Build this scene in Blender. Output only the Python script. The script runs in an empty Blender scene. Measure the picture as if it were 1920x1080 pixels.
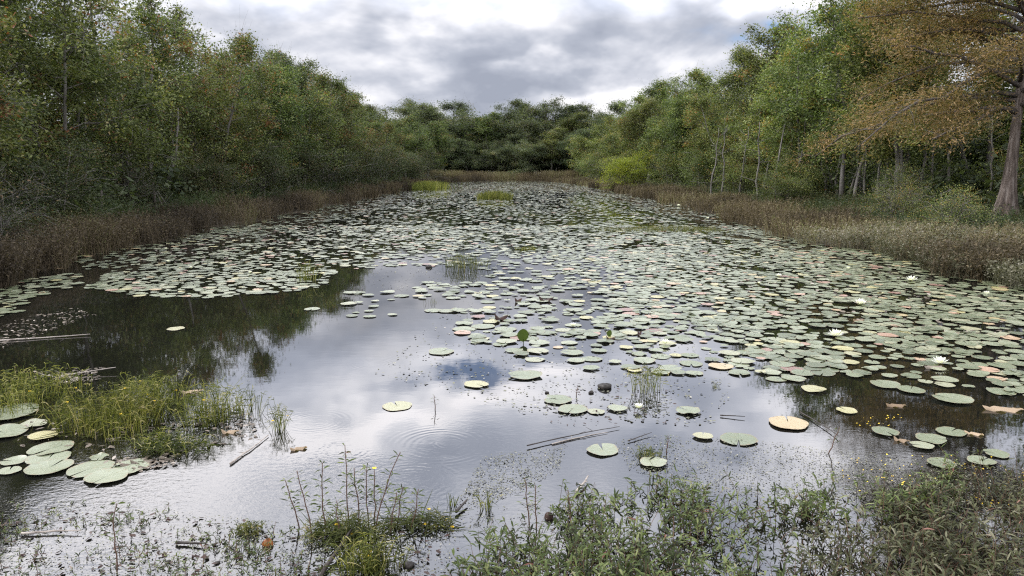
import bpy, math, random
import numpy as np
from mathutils import Vector

sc = bpy.context.scene
R = math.radians
rng = np.random.default_rng(7)
random.seed(7)

# ---------------------------------------------------------------- camera
F_PX = 1397.0            # focal length in pixels of the 1920 wide photograph
PITCH = R(9.43)
CAM_H = 2.2
cam_d = bpy.data.cameras.new("camera")
cam_d.sensor_width = 36.0
cam_d.lens = F_PX / 1920 * 36
cam_d.clip_start = 0.05
cam_d.clip_end = 3000
cam = bpy.data.objects.new("camera", cam_d)
sc.collection.objects.link(cam)
cam.location = (0, 0, CAM_H)
cam.rotation_euler = (math.pi / 2 - PITCH, 0, 0)
sc.camera = cam

def ray(px, py):
    a, b = (px - 960) / F_PX, (540 - py) / F_PX
    return np.array([a, math.cos(PITCH) + b * math.sin(PITCH), -math.sin(PITCH) + b * math.cos(PITCH)])

def at(px, py, z=0.0):
    d = ray(px, py)
    t = (z - CAM_H) / d[2]
    return np.array([d[0] * t, d[1] * t, z])

def proj(x, y, z=0.0):
    """world -> photo pixel (arrays allowed); used to plan where things stand on the water"""
    dz = z - CAM_H
    fwd = y * math.cos(PITCH) - dz * math.sin(PITCH)
    up = y * math.sin(PITCH) + dz * math.cos(PITCH)
    return 960 + F_PX * x / fwd, 540 - F_PX * up / fwd

def height_at(px, py, Y):
    d = ray(px, py)
    return CAM_H + d[2] / d[1] * Y

# ---------------------------------------------------------------- light
SUN_AZ, SUN_EL = -78.0, 46.0        # azimuth from the view axis (negative = to the left)
EXPOSURE = 0.20
sc.view_settings.view_transform = 'Standard'
sc.view_settings.look = 'None'
sc.view_settings.exposure = EXPOSURE
sc.view_settings.gamma = 1
sc.view_settings.use_curve_mapping = False
sc.render.film_transparent = False
sc.cycles.max_bounces = 8
sc.cycles.diffuse_bounces = 3
sc.cycles.glossy_bounces = 3
sc.cycles.transmission_bounces = 4
sc.cycles.transparent_max_bounces = 6
sc.cycles.use_denoising = False
sc.cycles.filter_width = 1.2
sc.cycles.sample_clamp_indirect = 6

sun_d = bpy.data.lights.new("sun", 'SUN')
sun_d.energy = 2.0
sun_d.angle = R(10)
sun_d.color = (1.0, 0.95, 0.87)
sun = bpy.data.objects.new("sun", sun_d)
sc.collection.objects.link(sun)
sdir = Vector((math.sin(R(SUN_AZ)) * math.cos(R(SUN_EL)), math.cos(R(SUN_AZ)) * math.cos(R(SUN_EL)), math.sin(R(SUN_EL))))
sun.rotation_euler = sdir.to_track_quat('Z', 'Y').to_euler()
sun.location = (-20, 10, 30)

class NT:
    """tiny helper to write shader maths as calls"""
    def __init__(s, tree):
        s.t = tree
    def node(s, kind, **kw):
        n = s.t.nodes.new(kind)
        for k, v in kw.items():
            setattr(n, k, v)
        return n
    def put(s, sock, v):
        if isinstance(v, bpy.types.NodeSocket):
            s.t.links.new(v, sock)
        elif v is not None:
            if hasattr(sock.default_value, '__len__') and len(sock.default_value) == 4 and len(v) == 3:
                v = (*v, 1)
            sock.default_value = v
    def m(s, op, a, b=None, c=None, clamp=False):
        n = s.node('ShaderNodeMath', operation=op, use_clamp=clamp)
        s.put(n.inputs[0], a)
        if b is not None: s.put(n.inputs[1], b)
        if c is not None: s.put(n.inputs[2], c)
        return n.outputs[0]
    def vm(s, op, a, b=None, out=0):
        n = s.node('ShaderNodeVectorMath', operation=op)
        s.put(n.inputs[0], a)
        if b is not None: s.put(n.inputs[1], b)
        return n.outputs[out]
    def mix(s, f, a, b, mode='MIX', clamp=False):
        n = s.node('ShaderNodeMix', data_type='RGBA', blend_type=mode, clamp_factor=True)
        s.put(n.inputs[0], f); s.put(n.inputs[6], a); s.put(n.inputs[7], b)
        return n.outputs[2]
    def noise(s, vec, scale, detail=3, rough=0.5, dist=0.0, out='Fac', dim='3D', w=None):
        n = s.node('ShaderNodeTexNoise', noise_dimensions=dim)
        if vec is not None: s.put(n.inputs['Vector'], vec)
        s.put(n.inputs['Scale'], scale); s.put(n.inputs['Detail'], detail)
        s.put(n.inputs['Roughness'], rough); s.put(n.inputs['Distortion'], dist)
        return n.outputs[out]
    def ramp(s, f, stops, interp='LINEAR'):
        n = s.node('ShaderNodeValToRGB')
        n.color_ramp.interpolation = interp
        e = n.color_ramp.elements
        while len(e) < len(stops): e.new(0.5)
        for i, (p, c) in enumerate(stops):
            e[i].position = p
            e[i].color = (*c, 1) if len(c) == 3 else c
        s.put(n.inputs[0], f)
        return n.outputs[0]
    def maprange(s, v, a, b, c=0.0, d=1.0, smooth=False):
        n = s.node('ShaderNodeMapRange', interpolation_type='SMOOTHSTEP' if smooth else 'LINEAR')
        s.put(n.inputs[0], v)
        for i, x in enumerate((a, b, c, d)): s.put(n.inputs[i + 1], x)
        return n.outputs[0]

world = bpy.data.worlds.new("World")
sc.world = world
world.use_nodes = True
wt = world.node_tree
wt.nodes.clear()
N = NT(wt)
sky = N.node('ShaderNodeTexSky', sky_type='NISHITA', sun_disc=False)
sky.sun_elevation = R(SUN_EL)
sky.sun_rotation = R(SUN_AZ)
sky.altitude = 0
tc = N.node('ShaderNodeTexCoord').outputs['Generated']
sep = N.node('ShaderNodeSeparateXYZ')
N.put(sep.inputs[0], tc)
X, Y, Z = sep.outputs
Zc = N.m('MAXIMUM', Z, 0.0)
# cloud layer as seen from below: direction projected on a flat layer
inv = N.m('DIVIDE', 1.0, N.m('ADD', Zc, 0.42))
comb = N.node('ShaderNodeCombineXYZ')
N.put(comb.inputs[0], N.m('MULTIPLY', X, inv)); N.put(comb.inputs[1], N.m('MULTIPLY', Y, inv))
cv = comb.outputs[0]
n1 = N.noise(cv, 2.9, 5, 0.52, 0.35)
n2 = N.noise(cv, 8.5, 4, 0.5, 0.1)
warp = N.noise(cv, 6., 3, 0.5, 0.0, out='Color')
wsep = N.node('ShaderNodeSeparateXYZ')
N.put(wsep.inputs[0], N.vm('SUBTRACT', warp, (0.5, 0.5, 0.5)))
azim = N.m('ADD', N.m('ARCTAN2', X, Y), N.m('MULTIPLY', wsep.outputs[0], 0.24))
elev = N.m('ADD', N.m('ARCSINE', Zc), N.m('MULTIPLY', wsep.outputs[1], 0.10))

def skydir(px, py):
    d = ray(px, py)
    d = d / np.linalg.norm(d)
    return math.atan2(d[0], d[1]), abs(math.asin(d[2]))
def blob(px, py, sx, sy):
    a, e = skydir(px, py)
    u = N.m('MULTIPLY', N.m('SUBTRACT', azim, a), F_PX / sx)
    v = N.m('MULTIPLY', N.m('SUBTRACT', elev, e), F_PX / sy)
    q = N.m('ADD', N.m('MULTIPLY', u, u), N.m('MULTIPLY', v, v))
    return N.m('POWER', 2.718, N.m('MULTIPLY', q, -1.0))
# (pixel of the cloud in the sky, or of its reflection in the pond; spread; brightness)
BLOBS = [
    (470, 60, 90, 50, .16), (560, 20, 100, 30, -.10), (730, 105, 70, 40, -.22), (870, 80, 150, 45, -.16), (1090, 88, 90, 30, -.34),
    (1000, 45, 160, 30, .12), (1240, 110, 110, 28, .25), (1010, 155, 190, 20, -.18), (980, 122, 110, 14, .2), (640, 25, 90, 35, .2),
    (1340, 50, 100, 60, -.08), (1460, 30, 60, 60, .14), (1060, 186, 160, 14, .22),
    (720, 520, 200, 60, .10), (720, 660, 150, 60, -.08), (965, 692, 110, 30, .6), (880, 735, 70, 16, .35), (820, 770, 170, 40, .08),
    (640, 800, 200, 36, .40), (330, 880, 240, 50, .55), (200, 960, 120, 24, -.25), (900, 850, 190, 60, -.38), (560, 900, 100, 26, -.42),
    (120, 1010, 240, 40, .45), (1150, 850, 200, 50, .10), (1500, 820, 300, 80, -.10), (500, 730, 130, 40, -.25),
    (640, 1010, 260, 36, .25), (700, 795, 130, 22, .40), (520, 850, 150, 24, .45), (330, 905, 160, 26, .40), (1010, 690, 130, 22, .35), (900, 740, 120, 14, .30), (760, 720, 90, 20, -.28),
    (780, 930, 150, 24, -.30), (680, 880, 70, 18, -.30), (1120, 760, 160, 24, .25), (1250, 830, 160, 26, -.25), (760, 560, 120, 26, .28), (980, 590, 130, 24, -.22), (100, 1040, 200, 22, .3),
]
dens = N.m('ADD', N.m('MULTIPLY', N.m('SUBTRACT', n1, 0.5), 2.2), N.m('MULTIPLY', N.m('SUBTRACT', n2, 0.5), 0.75))
dens = N.m('ADD', dens, 0.50)
for px, py, sx, sy, a in BLOBS:
    dens = N.m('ADD', dens, N.m('MULTIPLY', blob(px, py, sx, sy), a))
cloud = N.ramp(dens, [(0.0, (.34, .37, .45)), (0.28, (.44, .47, .55)), (0.52, (.62, .64, .71)), (0.76, (.88, .88, .92)), (1.0, (1.12, 1.09, 1.10))])
# clouds are brighter higher up, nearer the veiled sun
bright_el = N.ramp(N.m('DIVIDE', elev, 1.6), [(0.0, (.38,) * 3), (0.11, (.41,) * 3), (0.155, (1.0,) * 3), (0.22, (1.35,) * 3), (0.34, (1.95,) * 3), (0.6, (.62,) * 3), (1.0, (.45,) * 3)])
cloud = N.mix(1.0, cloud, bright_el, 'MULTIPLY')   # ramp holds gain / 2.4
glow = N.m('ADD', 1.0, N.m('MULTIPLY', N.maprange(N.vm('DOT_PRODUCT', tc, tuple(sdir), out=1), 0.80, 1.0, 0, 1, True), .8))
cloud = N.vm('SCALE', cloud, None)
cloud.node.inputs['Scale'].default_value = 1.0
wt.links.new(glow, cloud.node.inputs['Scale'])
WS = 0.12
cs = N.vm('SCALE', cloud, None)
cs.node.inputs['Scale'].default_value = 2.5 / WS
# holes where the blue shows
hole = N.m('ADD', N.m('MULTIPLY', blob(862, 704, 80, 22), 1.5), N.m('MULTIPLY', blob(1425, 62, 55, 14), 0.7))
hole = N.m('ADD', hole, N.m('MULTIPLY', blob(985, 660, 40, 10), 0.5))
hole = N.m('ADD', hole, N.m('MULTIPLY', blob(620, 905, 90, 30), 0.9))
hole = N.m('ADD', hole, N.m('MULTIPLY', blob(1400, 900, 160, 40), 0.5))
hole = N.m('MULTIPLY', hole, N.maprange(n2, 0.36, 0.60, 1.3, 0.45))
hole = N.m('MULTIPLY', hole, N.maprange(N.noise(cv, 16.0, 4, .6, .6), .36, .62, .15, 1.3))
hole = N.m('MINIMUM', hole, 0.85)
blue = N.mix(1.0, sky.outputs[0], (.75, .95, 1.25), 'MULTIPLY')
skycol = N.mix(hole, cs, blue)
bg = N.node('ShaderNodeBackground')
N.put(bg.inputs[0], skycol)
bg.inputs[1].default_value = WS
wo = N.node('ShaderNodeOutputWorld')
wt.links.new(bg.outputs[0], wo.inputs[0])

# ---------------------------------------------------------------- object helpers
col = sc.collection
def link(o):
    col.objects.link(o); return o
def tag(o, label=None, cat=None, group=None, kind=None):
    if label: o['label'] = label
    if cat: o['category'] = cat
    if group: o['group'] = group
    if kind: o['kind'] = kind
    return o
def empty(name, loc, rz=0.0, scale=1.0):
    o = bpy.data.objects.new(name, None)
    o.empty_display_size = 0.2
    o.location = loc; o.rotation_euler = (0, 0, rz); o.scale = (scale,) * 3
    return link(o)

class MB:
    """collects vertices / faces (numpy) with per-vertex attributes"""
    def __init__(s):
        s.v = []; s.f = []; s.a = []; s.l = []; s.n = 0
    def add(s, V, Fc, tint=0.5, luv=None):
        V = np.asarray(V, float).reshape(-1, 3)
        s.v.append(V)
        for f in (Fc if isinstance(Fc, list) else [Fc]):
            if len(f): s.f.append(np.asarray(f, np.int64) + s.n)
        t = np.empty(len(V)); t[:] = tint
        s.a.append(t)
        s.l.append(np.zeros((len(V), 3)) if luv is None else luv)
        s.n += len(V)
    def mesh(s, name, mat, smooth=False):
        me = bpy.data.meshes.new(name)
        V = np.concatenate(s.v).astype(np.float32)
        me.vertices.add(len(V)); me.vertices.foreach_set('co', V.ravel())
        loops = np.concatenate([f.ravel() for f in s.f]).astype(np.int32)
        sizes = np.concatenate([np.full(len(f), f.shape[1]) for f in s.f]).astype(np.int32)
        starts = np.concatenate([[0], np.cumsum(sizes)[:-1]]).astype(np.int32)
        me.loops.add(len(loops)); me.loops.foreach_set('vertex_index', loops)
        me.polygons.add(len(sizes)); me.polygons.foreach_set('loop_start', starts)
        if smooth:
            me.polygons.foreach_set('use_smooth', np.ones(len(sizes), bool))
        at_ = me.attributes.new('tint', 'FLOAT', 'POINT')
        at_.data.foreach_set('value', np.concatenate(s.a).astype(np.float32))
        lv = np.concatenate(s.l)
        if np.any(lv):
            al = me.attributes.new('luv', 'FLOAT_VECTOR', 'POINT')
            al.data.foreach_set('vector', lv.astype(np.float32).ravel())
        me.update(calc_edges=True)
        if not smooth:
            pass
        me.materials.append(mat)
        return me
    def obj(s, name, mat, parent=None, smooth=False):
        o = bpy.data.objects.new(name, s.mesh(name, mat, smooth))
        link(o)
        if parent is not None: o.parent = parent
        return o

def unit(v):
    return v / np.maximum(np.linalg.norm(v, axis=-1, keepdims=True), 1e-9)

def tube(mb, P, rad, sides=6, tint=0.5):
    P = np.asarray(P, float); k = len(P)
    rad = np.broadcast_to(np.asarray(rad, float), (k,))
    T = unit(np.gradient(P, axis=0))
    ref = np.array([0.31, 0.17, 0.93]) if abs(T[0, 2]) < 0.9 else np.array([1.0, 0.1, 0])
    A = unit(np.cross(T, ref)); B = np.cross(T, A)
    th = np.arange(sides) / sides * 2 * math.pi
    V = P[:, None, :] + rad[:, None, None] * (A[:, None, :] * np.cos(th)[None, :, None] + B[:, None, :] * np.sin(th)[None, :, None])
    i = np.arange(k - 1)[:, None] * sides; j = np.arange(sides)[None, :]; j2 = (j + 1) % sides
    q = np.stack([i + j, i + j2, i + sides + j2, i + sides + j], -1).reshape(-1, 4)
    mb.add(V.reshape(-1, 3), [q, np.array([np.arange(sides)[::-1] + 0]) if sides > 2 else np.zeros((0, 4)), np.array([np.arange(sides) + (k - 1) * sides])], tint)

def curves(mb, P, D, L, W, k=3, bend=None, prof=None, tint=0.5, round_=False, side=None, twist=0.0):
    """n ribbons (or 3-sided stems) of k segments each: leaves, blades, stems"""
    P = np.asarray(P, float).reshape(-1, 3); n = len(P)
    D = unit(np.broadcast_to(D, (n, 3)).astype(float))
    L = np.broadcast_to(np.asarray(L, float), (n,)); W = np.broadcast_to(np.asarray(W, float), (n,))
    B = np.zeros((n, 3)) if bend is None else np.broadcast_to(bend, (n, 3))
    t = np.linspace(0, 1, k + 1)
    pr = np.asarray(prof if prof is not None else 1 - 0.9 * t, float)
    C = P[:, None] + D[:, None] * (L[:, None] * t)[..., None] + B[:, None] * (L[:, None] * t ** 2)[..., None]
    if side is None: side = rng.normal(size=(n, 3))
    S = unit(np.cross(D, side))
    w = (W[:, None] * pr[None])[..., None] * 0.5
    tv = np.broadcast_to(np.asarray(tint, float), (n,))
    if round_:
        S2 = unit(np.cross(D, S))
        th = [0, 2.094, 4.189]
        V = np.stack([C + w * (S[:, None] * math.cos(a) + S2[:, None] * math.sin(a)) for a in th], 2)   # n,k+1,3,3
        m = 3
        j = np.array([0, 1, 2]); j2 = np.array([1, 2, 0])
    else:
        V = np.stack([C - w * S[:, None], C + w * S[:, None]], 2)
        m = 2
        j = np.array([0]); j2 = np.array([1])
    base = (np.arange(n) * (k + 1) * m)[:, None, None]
    i = (np.arange(k) * m)[None, :, None]
    q = np.stack([base + i + j, base + i + j2, base + i + m + j2, base + i + m + j], -1).reshape(-1, 4)
    mb.add(V.reshape(-1, 3), q, np.repeat(tv, (k + 1) * m))
    return C

LEAF = [0.12, 0.85, 0.9, 0.05]
def leaves(mb, P, size, aspect=0.5, up=0.7, droop=0.3, tint=0.5, D=None):
    """diamond leaf faces: one quad each, folded a little along the middle"""
    P = np.asarray(P, float); n = len(P)
    Nn = rng.normal(size=(n, 3)); Nn[:, 2] = np.abs(Nn[:, 2]) + up; Nn = unit(Nn)
    if D is None:
        D = rng.normal(size=(n, 3)); D[:, 2] -= droop
    D = unit(D - Nn * np.sum(D * Nn, 1, keepdims=True))
    S = np.cross(Nn, D)
    L = (size * rng.uniform(0.65, 1.3, n))[:, None]
    Wd = L * aspect * rng.uniform(0.8, 1.2, n)[:, None] * 0.5
    fold = Nn * L * rng.uniform(-0.05, 0.14, n)[:, None]
    V = np.stack([P, P + D * L * .48 + S * Wd + fold, P + D * L, P + D * L * .48 - S * Wd + fold], 1)
    q = np.arange(n * 4).reshape(n, 4)
    mb.add(V.reshape(-1, 3), q, np.repeat(np.broadcast_to(tint, (n,)), 4))

# ---------------------------------------------------------------- materials
def new_mat(name):
    m = bpy.data.materials.new(name)
    m.use_nodes = True
    m.node_tree.nodes.clear()
    return m, NT(m.node_tree)
def finish(N, shader, disp=None):
    o = N.node('ShaderNodeOutputMaterial')
    N.t.links.new(shader, o.inputs[0])
def attr(N, name, out='Fac'):
    return N.node('ShaderNodeAttribute', attribute_name=name).outputs[out]
def foliage_mat(name, stops, trans=0.30, rough=0.6, hue=0.02, val=0.2, spec=0.16, clump=0.25, patch=1.0):
    m, N = new_mat(name)
    t = attr(N, 'tint')
    oi = N.node('ShaderNodeObjectInfo')
    obc = N.node('ShaderNodeTexCoord').outputs['Object']
    nz = N.noise(obc, patch, 2, 0.5)
    f = N.m('ADD', t, N.m('MULTIPLY', N.m('SUBTRACT', nz, 0.5), clump), clamp=True)
    c = N.ramp(f, stops)
    h = N.node('ShaderNodeHueSaturation')
    rnd = oi.outputs['Random']
    N.put(h.inputs['Hue'], N.maprange(rnd, 0, 1, 0.5 - hue, 0.5 + hue))
    r2 = N.m('FRACT', N.m('MULTIPLY', rnd, 7.31))
    N.put(h.inputs['Value'], N.maprange(r2, 0, 1, 1 - val, 1 + val))
    N.put(h.inputs['Color'], c)
    c = h.outputs[0]
    p = N.node('ShaderNodeBsdfPrincipled')
    N.put(p.inputs['Base Color'], c)
    p.inputs['Roughness'].default_value = rough
    p.inputs['Specular IOR Level'].default_value = spec
    if trans > 0:
        tr = N.node('ShaderNodeBsdfTranslucent')
        N.put(tr.inputs[0], N.mix(1.0, c, (1.25, 1.35, .55), 'MULTIPLY'))
        mx = N.node('ShaderNodeMixShader')
        mx.inputs[0].default_value = trans
        N.t.links.new(p.outputs[0], mx.inputs[1]); N.t.links.new(tr.outputs[0], mx.inputs[2])
        finish(N, mx.outputs[0])
    else:
        finish(N, p.outputs[0])
    return m
def plain_mat(name, stops, rough=0.8, scale=6.0, stretch=(1, 1, 1), spec=0.3, bump=0.0, detail=4, use_tint=False):
    m, N = new_mat(name)
    obc = N.node('ShaderNodeTexCoord').outputs['Object']
    v = N.vm('MULTIPLY', obc, stretch)
    nz = N.noise(v, scale, detail, 0.6)
    f = nz
    if use_tint:
        f = N.m('ADD', N.m('MULTIPLY', attr(N, 'tint'), 0.7), N.m('MULTIPLY', nz, 0.3))
    c = N.ramp(f, stops)
    p = N.node('ShaderNodeBsdfPrincipled')
    N.put(p.inputs['Base Color'], c)
    p.inputs['Roughness'].default_value = rough
    p.inputs['Specular IOR Level'].default_value = spec
    if bump:
        b = N.node('ShaderNodeBump'); b.inputs['Strength'].default_value = bump; b.inputs['Distance'].default_value = 0.02
        N.put(b.inputs['Height'], nz)
        N.t.links.new(b.outputs[0], p.inputs['Normal'])
    finish(N, p.outputs[0])
    return m

G = lambda r, g, b: (r, g, b)
M = {}
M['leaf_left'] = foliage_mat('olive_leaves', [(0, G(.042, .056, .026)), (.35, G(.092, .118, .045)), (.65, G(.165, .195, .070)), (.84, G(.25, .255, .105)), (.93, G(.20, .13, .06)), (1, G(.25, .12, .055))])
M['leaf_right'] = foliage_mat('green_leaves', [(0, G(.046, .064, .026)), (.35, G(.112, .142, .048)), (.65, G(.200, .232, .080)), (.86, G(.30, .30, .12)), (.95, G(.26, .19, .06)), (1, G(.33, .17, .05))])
M['leaf_far'] = foliage_mat('dark_green_leaves', [(0, G(.045, .060, .042)), (.5, G(.095, .118, .064)), (.85, G(.15, .17, .09)), (1, G(.20, .17, .10))], trans=.35)
M['leaf_yellow'] = foliage_mat('yellow_green_leaves', [(0, G(.09, .12, .02)), (.5, G(.20, .22, .03)), (1, G(.34, .32, .04))], hue=0.01)
M['leaf_scrub'] = foliage_mat('dull_scrub_leaves', [(0, G(.030, .040, .020)), (.5, G(.060, .080, .034)), (.8, G(.10, .10, .045)), (1, G(.16, .11, .06))], trans=.25)
M['leaf_cypress'] = foliage_mat('rusty_needles', [(0, G(.070, .074, .032)), (.30, G(.140, .120, .052)), (.55, G(.230, .160, .074)), (.85, G(.310, .195, .095)), (1, G(.38, .26, .13))], hue=0.0, val=0.0, clump=.75, patch=.55)
M['bark'] = plain_mat('grey_bark', [(.3, G(.08, .072, .062)), (.6, G(.185, .17, .15)), (.8, G(.28, .26, .235))], scale=5, stretch=(1, 1, .25), bump=.4)
M['bark_dark'] = plain_mat('dark_bark', [(.3, G(.045, .038, .033)), (.7, G(.12, .10, .085))], scale=5, stretch=(1, 1, .25), bump=.4)
M['bark_cypress'] = plain_mat('cypress_bark', [(.32, G(.040, .030, .024)), (.5, G(.12, .092, .075)), (.70, G(.27, .23, .20))], scale=7, stretch=(1.6, 1.6, .18), bump=.6, detail=6)
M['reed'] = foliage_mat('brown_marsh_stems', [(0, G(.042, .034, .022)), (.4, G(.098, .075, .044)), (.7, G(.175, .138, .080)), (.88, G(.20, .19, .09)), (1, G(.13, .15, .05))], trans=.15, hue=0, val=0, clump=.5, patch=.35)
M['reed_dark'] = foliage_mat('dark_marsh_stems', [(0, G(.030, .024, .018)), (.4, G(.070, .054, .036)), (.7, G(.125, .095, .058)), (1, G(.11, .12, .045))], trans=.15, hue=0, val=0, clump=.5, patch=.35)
M['twig_grey'] = foliage_mat('grey_twigs', [(0, G(.07, .06, .055)), (1, G(.20, .18, .165))], trans=0, hue=0, val=0)
M['scrub_grey'] = foliage_mat('grey_green_scrub', [(0, G(.028, .030, .020)), (.4, G(.070, .070, .042)), (.75, G(.15, .145, .092)), (1, G(.30, .27, .22))], trans=.2, hue=0, val=0, clump=.5, patch=.8)
M['grass'] = foliage_mat('sedge_green', [(0, G(.022, .028, .009)), (.35, G(.065, .078, .018)), (.65, G(.14, .15, .034)), (.88, G(.27, .25, .07)), (1, G(.36, .31, .16))], trans=.3, hue=.01, val=.1)
M['grass_dull'] = foliage_mat('dull_sedge', [(0, G(.04, .05, .02)), (.5, G(.10, .115, .035)), (.85, G(.20, .19, .07)), (1, G(.26, .21, .12))], trans=.3, hue=.01, val=.1)
M['weed'] = foliage_mat('smartweed_leaves', [(0, G(.022, .026, .014)), (.35, G(.065, .088, .030)), (.6, G(.13, .165, .055)), (.85, G(.24, .26, .12)), (.94, G(.26, .22, .16)), (1, G(.20, .08, .06))], trans=.3, hue=0, val=0, clump=.4, patch=2.2)
M['weed_grey'] = foliage_mat('brownish_weed_leaves', [(0, G(.026, .026, .016)), (.4, G(.070, .076, .036)), (.7, G(.15, .15, .085)), (.9, G(.26, .24, .17)), (1, G(.25, .13, .10))], trans=.3, hue=0, val=0, clump=.5, patch=2.2)
M['stem_red'] = foliage_mat('reddish_stems', [(0, G(.05, .035, .025)), (1, G(.16, .09, .06))], trans=0, hue=0, val=0)
M['debris'] = foliage_mat('dead_floating_leaves', [(0, G(.035, .028, .020)), (.4, G(.11, .088, .065)), (.75, G(.25, .21, .17)), (1, G(.46, .41, .36))], trans=0, hue=0, val=0, rough=.5, clump=.3)
M['duck'] = foliage_mat('floating_specks', [(0, G(.04, .04, .028)), (.5, G(.13, .13, .08)), (.85, G(.28, .27, .20)), (1, G(.42, .38, .33))], trans=0, hue=0, val=0, rough=.4)
M['stick'] = plain_mat('weathered_wood', [(.3, G(.18, .15, .125)), (.7, G(.44, .39, .34))], scale=14, stretch=(1, 1, 1))
M['stick_dark'] = plain_mat('wet_dark_wood', [(.3, G(.018, .014, .012)), (.7, G(.05, .038, .03))], scale=14, rough=.4)
M['petal'] = foliage_mat('white_petals', [(0, G(.78, .76, .76)), (1, G(.90, .89, .90))], trans=.25, hue=0, val=0, rough=.4, clump=0)
M['stamen'] = foliage_mat('yellow_stamens', [(0, G(.75, .50, .04)), (1, G(.85, .62, .08))], trans=0, hue=0, val=0, clump=0)
M['mud'] = plain_mat('dark_mud_lump', [(.3, G(.012, .010, .009)), (.7, G(.035, .028, .022))], scale=20, rough=.5)
M['rust_fruit'] = plain_mat('orange_brown_skin', [(.35, G(.07, .025, .012)), (.6, G(.30, .10, .02)), (.8, G(.55, .25, .03))], scale=9, rough=.4)

def pad_material():
    m, N = new_mat('lily_pad_skin')
    t = attr(N, 'tint')
    luv = attr(N, 'luv', 'Vector')
    s = N.node('ShaderNodeSeparateXYZ'); N.put(s.inputs[0], luv)
    rad = N.m('SQRT', N.m('ADD', N.m('MULTIPLY', s.outputs[0], s.outputs[0]), N.m('MULTIPLY', s.outputs[1], s.outputs[1])))
    ang = N.m('ARCTAN2', s.outputs[1], s.outputs[0])
    shift = N.vm('ADD', luv, N.vm('SCALE', (7.0, 3.0, 5.0), None))
    shift.node.inputs[1].links[0].from_node.inputs['Scale'].default_value = 1
    N.put(shift.node.inputs[1].links[0].from_node.inputs['Scale'], N.m('MULTIPLY', t, 40.0))
    c = N.ramp(t, [(0, G(.065, .082, .038)), (.35, G(.122, .145, .075)), (.70, G(.205, .225, .140)), (.82, G(.26, .26, .16)), (.90, G(.34, .31, .13)), (.96, G(.38, .24, .16)), (1, G(.16, .08, .06))])
    vein = N.m('POWER', N.m('ABSOLUTE', N.m('COSINE', N.m('MULTIPLY', ang, 7.0))), 40.0)
    c = N.mix(N.m('MULTIPLY', vein, .28), c, N.mix(1.0, c, (1.6, 1.5, 1.5), 'MULTIPLY'))
    nz = N.noise(shift, 3.0, 4, .6)
    c = N.mix(N.maprange(nz, .56, .72, 0, .55), c, (.22, .19, .10))
    nz2 = N.noise(shift, 12.0, 3, .6)
    c = N.mix(N.maprange(nz2, .66, .72, 0, .7), c, (.07, .05, .03))
    rim = N.m('MULTIPLY', N.maprange(rad, .86, 1.0, 0, 1), N.maprange(nz, .42, .6, 0, .8))
    c = N.mix(rim, c, (.20, .12, .06))
    p = N.node('ShaderNodeBsdfPrincipled')
    N.put(p.inputs['Base Color'], c)
    N.put(p.inputs['Roughness'], N.maprange(nz, .3, .7, .30, .50))
    p.inputs['Specular IOR Level'].default_value = .8
    b = N.node('ShaderNodeBump'); b.inputs['Strength'].default_value = .35; b.inputs['Distance'].default_value = .01
    N.put(b.inputs['Height'], N.m('ADD', N.m('MULTIPLY', nz, .8), N.m('MULTIPLY', vein, -.3)))
    N.t.links.new(b.outputs[0], p.inputs['Normal'])
    finish(N, p.outputs[0])
    return m
M['pad'] = pad_material()

# ---------------------------------------------------------------- shoreline, ground and water
SL = np.array([(-12, -8.0), (4, -8.6), (8, -9.0), (12, -9.6), (16, -10.2), (20, -10.4), (23.5, -10.3), (30, -10.2), (40, -9.8), (50, -9.6), (62, -9.2), (75, -8.7), (84, -8.0), (92, -6.8), (97, -4.0), (99, -1.0)])
SR = np.array([(-12, 9.5), (4, 9.2), (8, 8.6), (12, 9.2), (17, 9.3), (22.5, 8.5), (30, 8.9), (38, 9.2), (50, 8.9), (65, 8.2), (80, 7.4), (90, 6.2), (96, 4.0), (99, 1.0)])
def wob(y, s):
    return 0.28 * np.sin(y * .9 + s) + .2 * np.sin(y * 2.3 + 2 * s) + .12 * np.sin(y * 5.1 + s * 3)
def shore_l(y): return np.interp(y, SL[:, 0], SL[:, 1]) + wob(y, 1.0)
def shore_r(y): return np.interp(y, SR[:, 0], SR[:, 1]) + wob(y, 4.0)
POND_END, POND_START = 98.5, -12.0
def inland(x, y):
    """signed distance-like value: >0 on land"""
    a = np.maximum(shore_l(y) - x, x - shore_r(y))
    a = np.maximum(a, (y - POND_END) * 0.8)
    a = np.maximum(a, POND_START - y)
    return a
def ground_z(x, y):
    d = inland(x, y)
    z = np.where(d < 0, np.maximum(-0.35 + 0.0 * d, d * 0.25), np.minimum(d * 0.11, 0.16) + np.clip(d - 2, 0, 14) * 0.03)
    return z + 0.03 * np.sin(x * 1.7) * np.sin(y * 1.3) * (d > 0)

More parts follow.
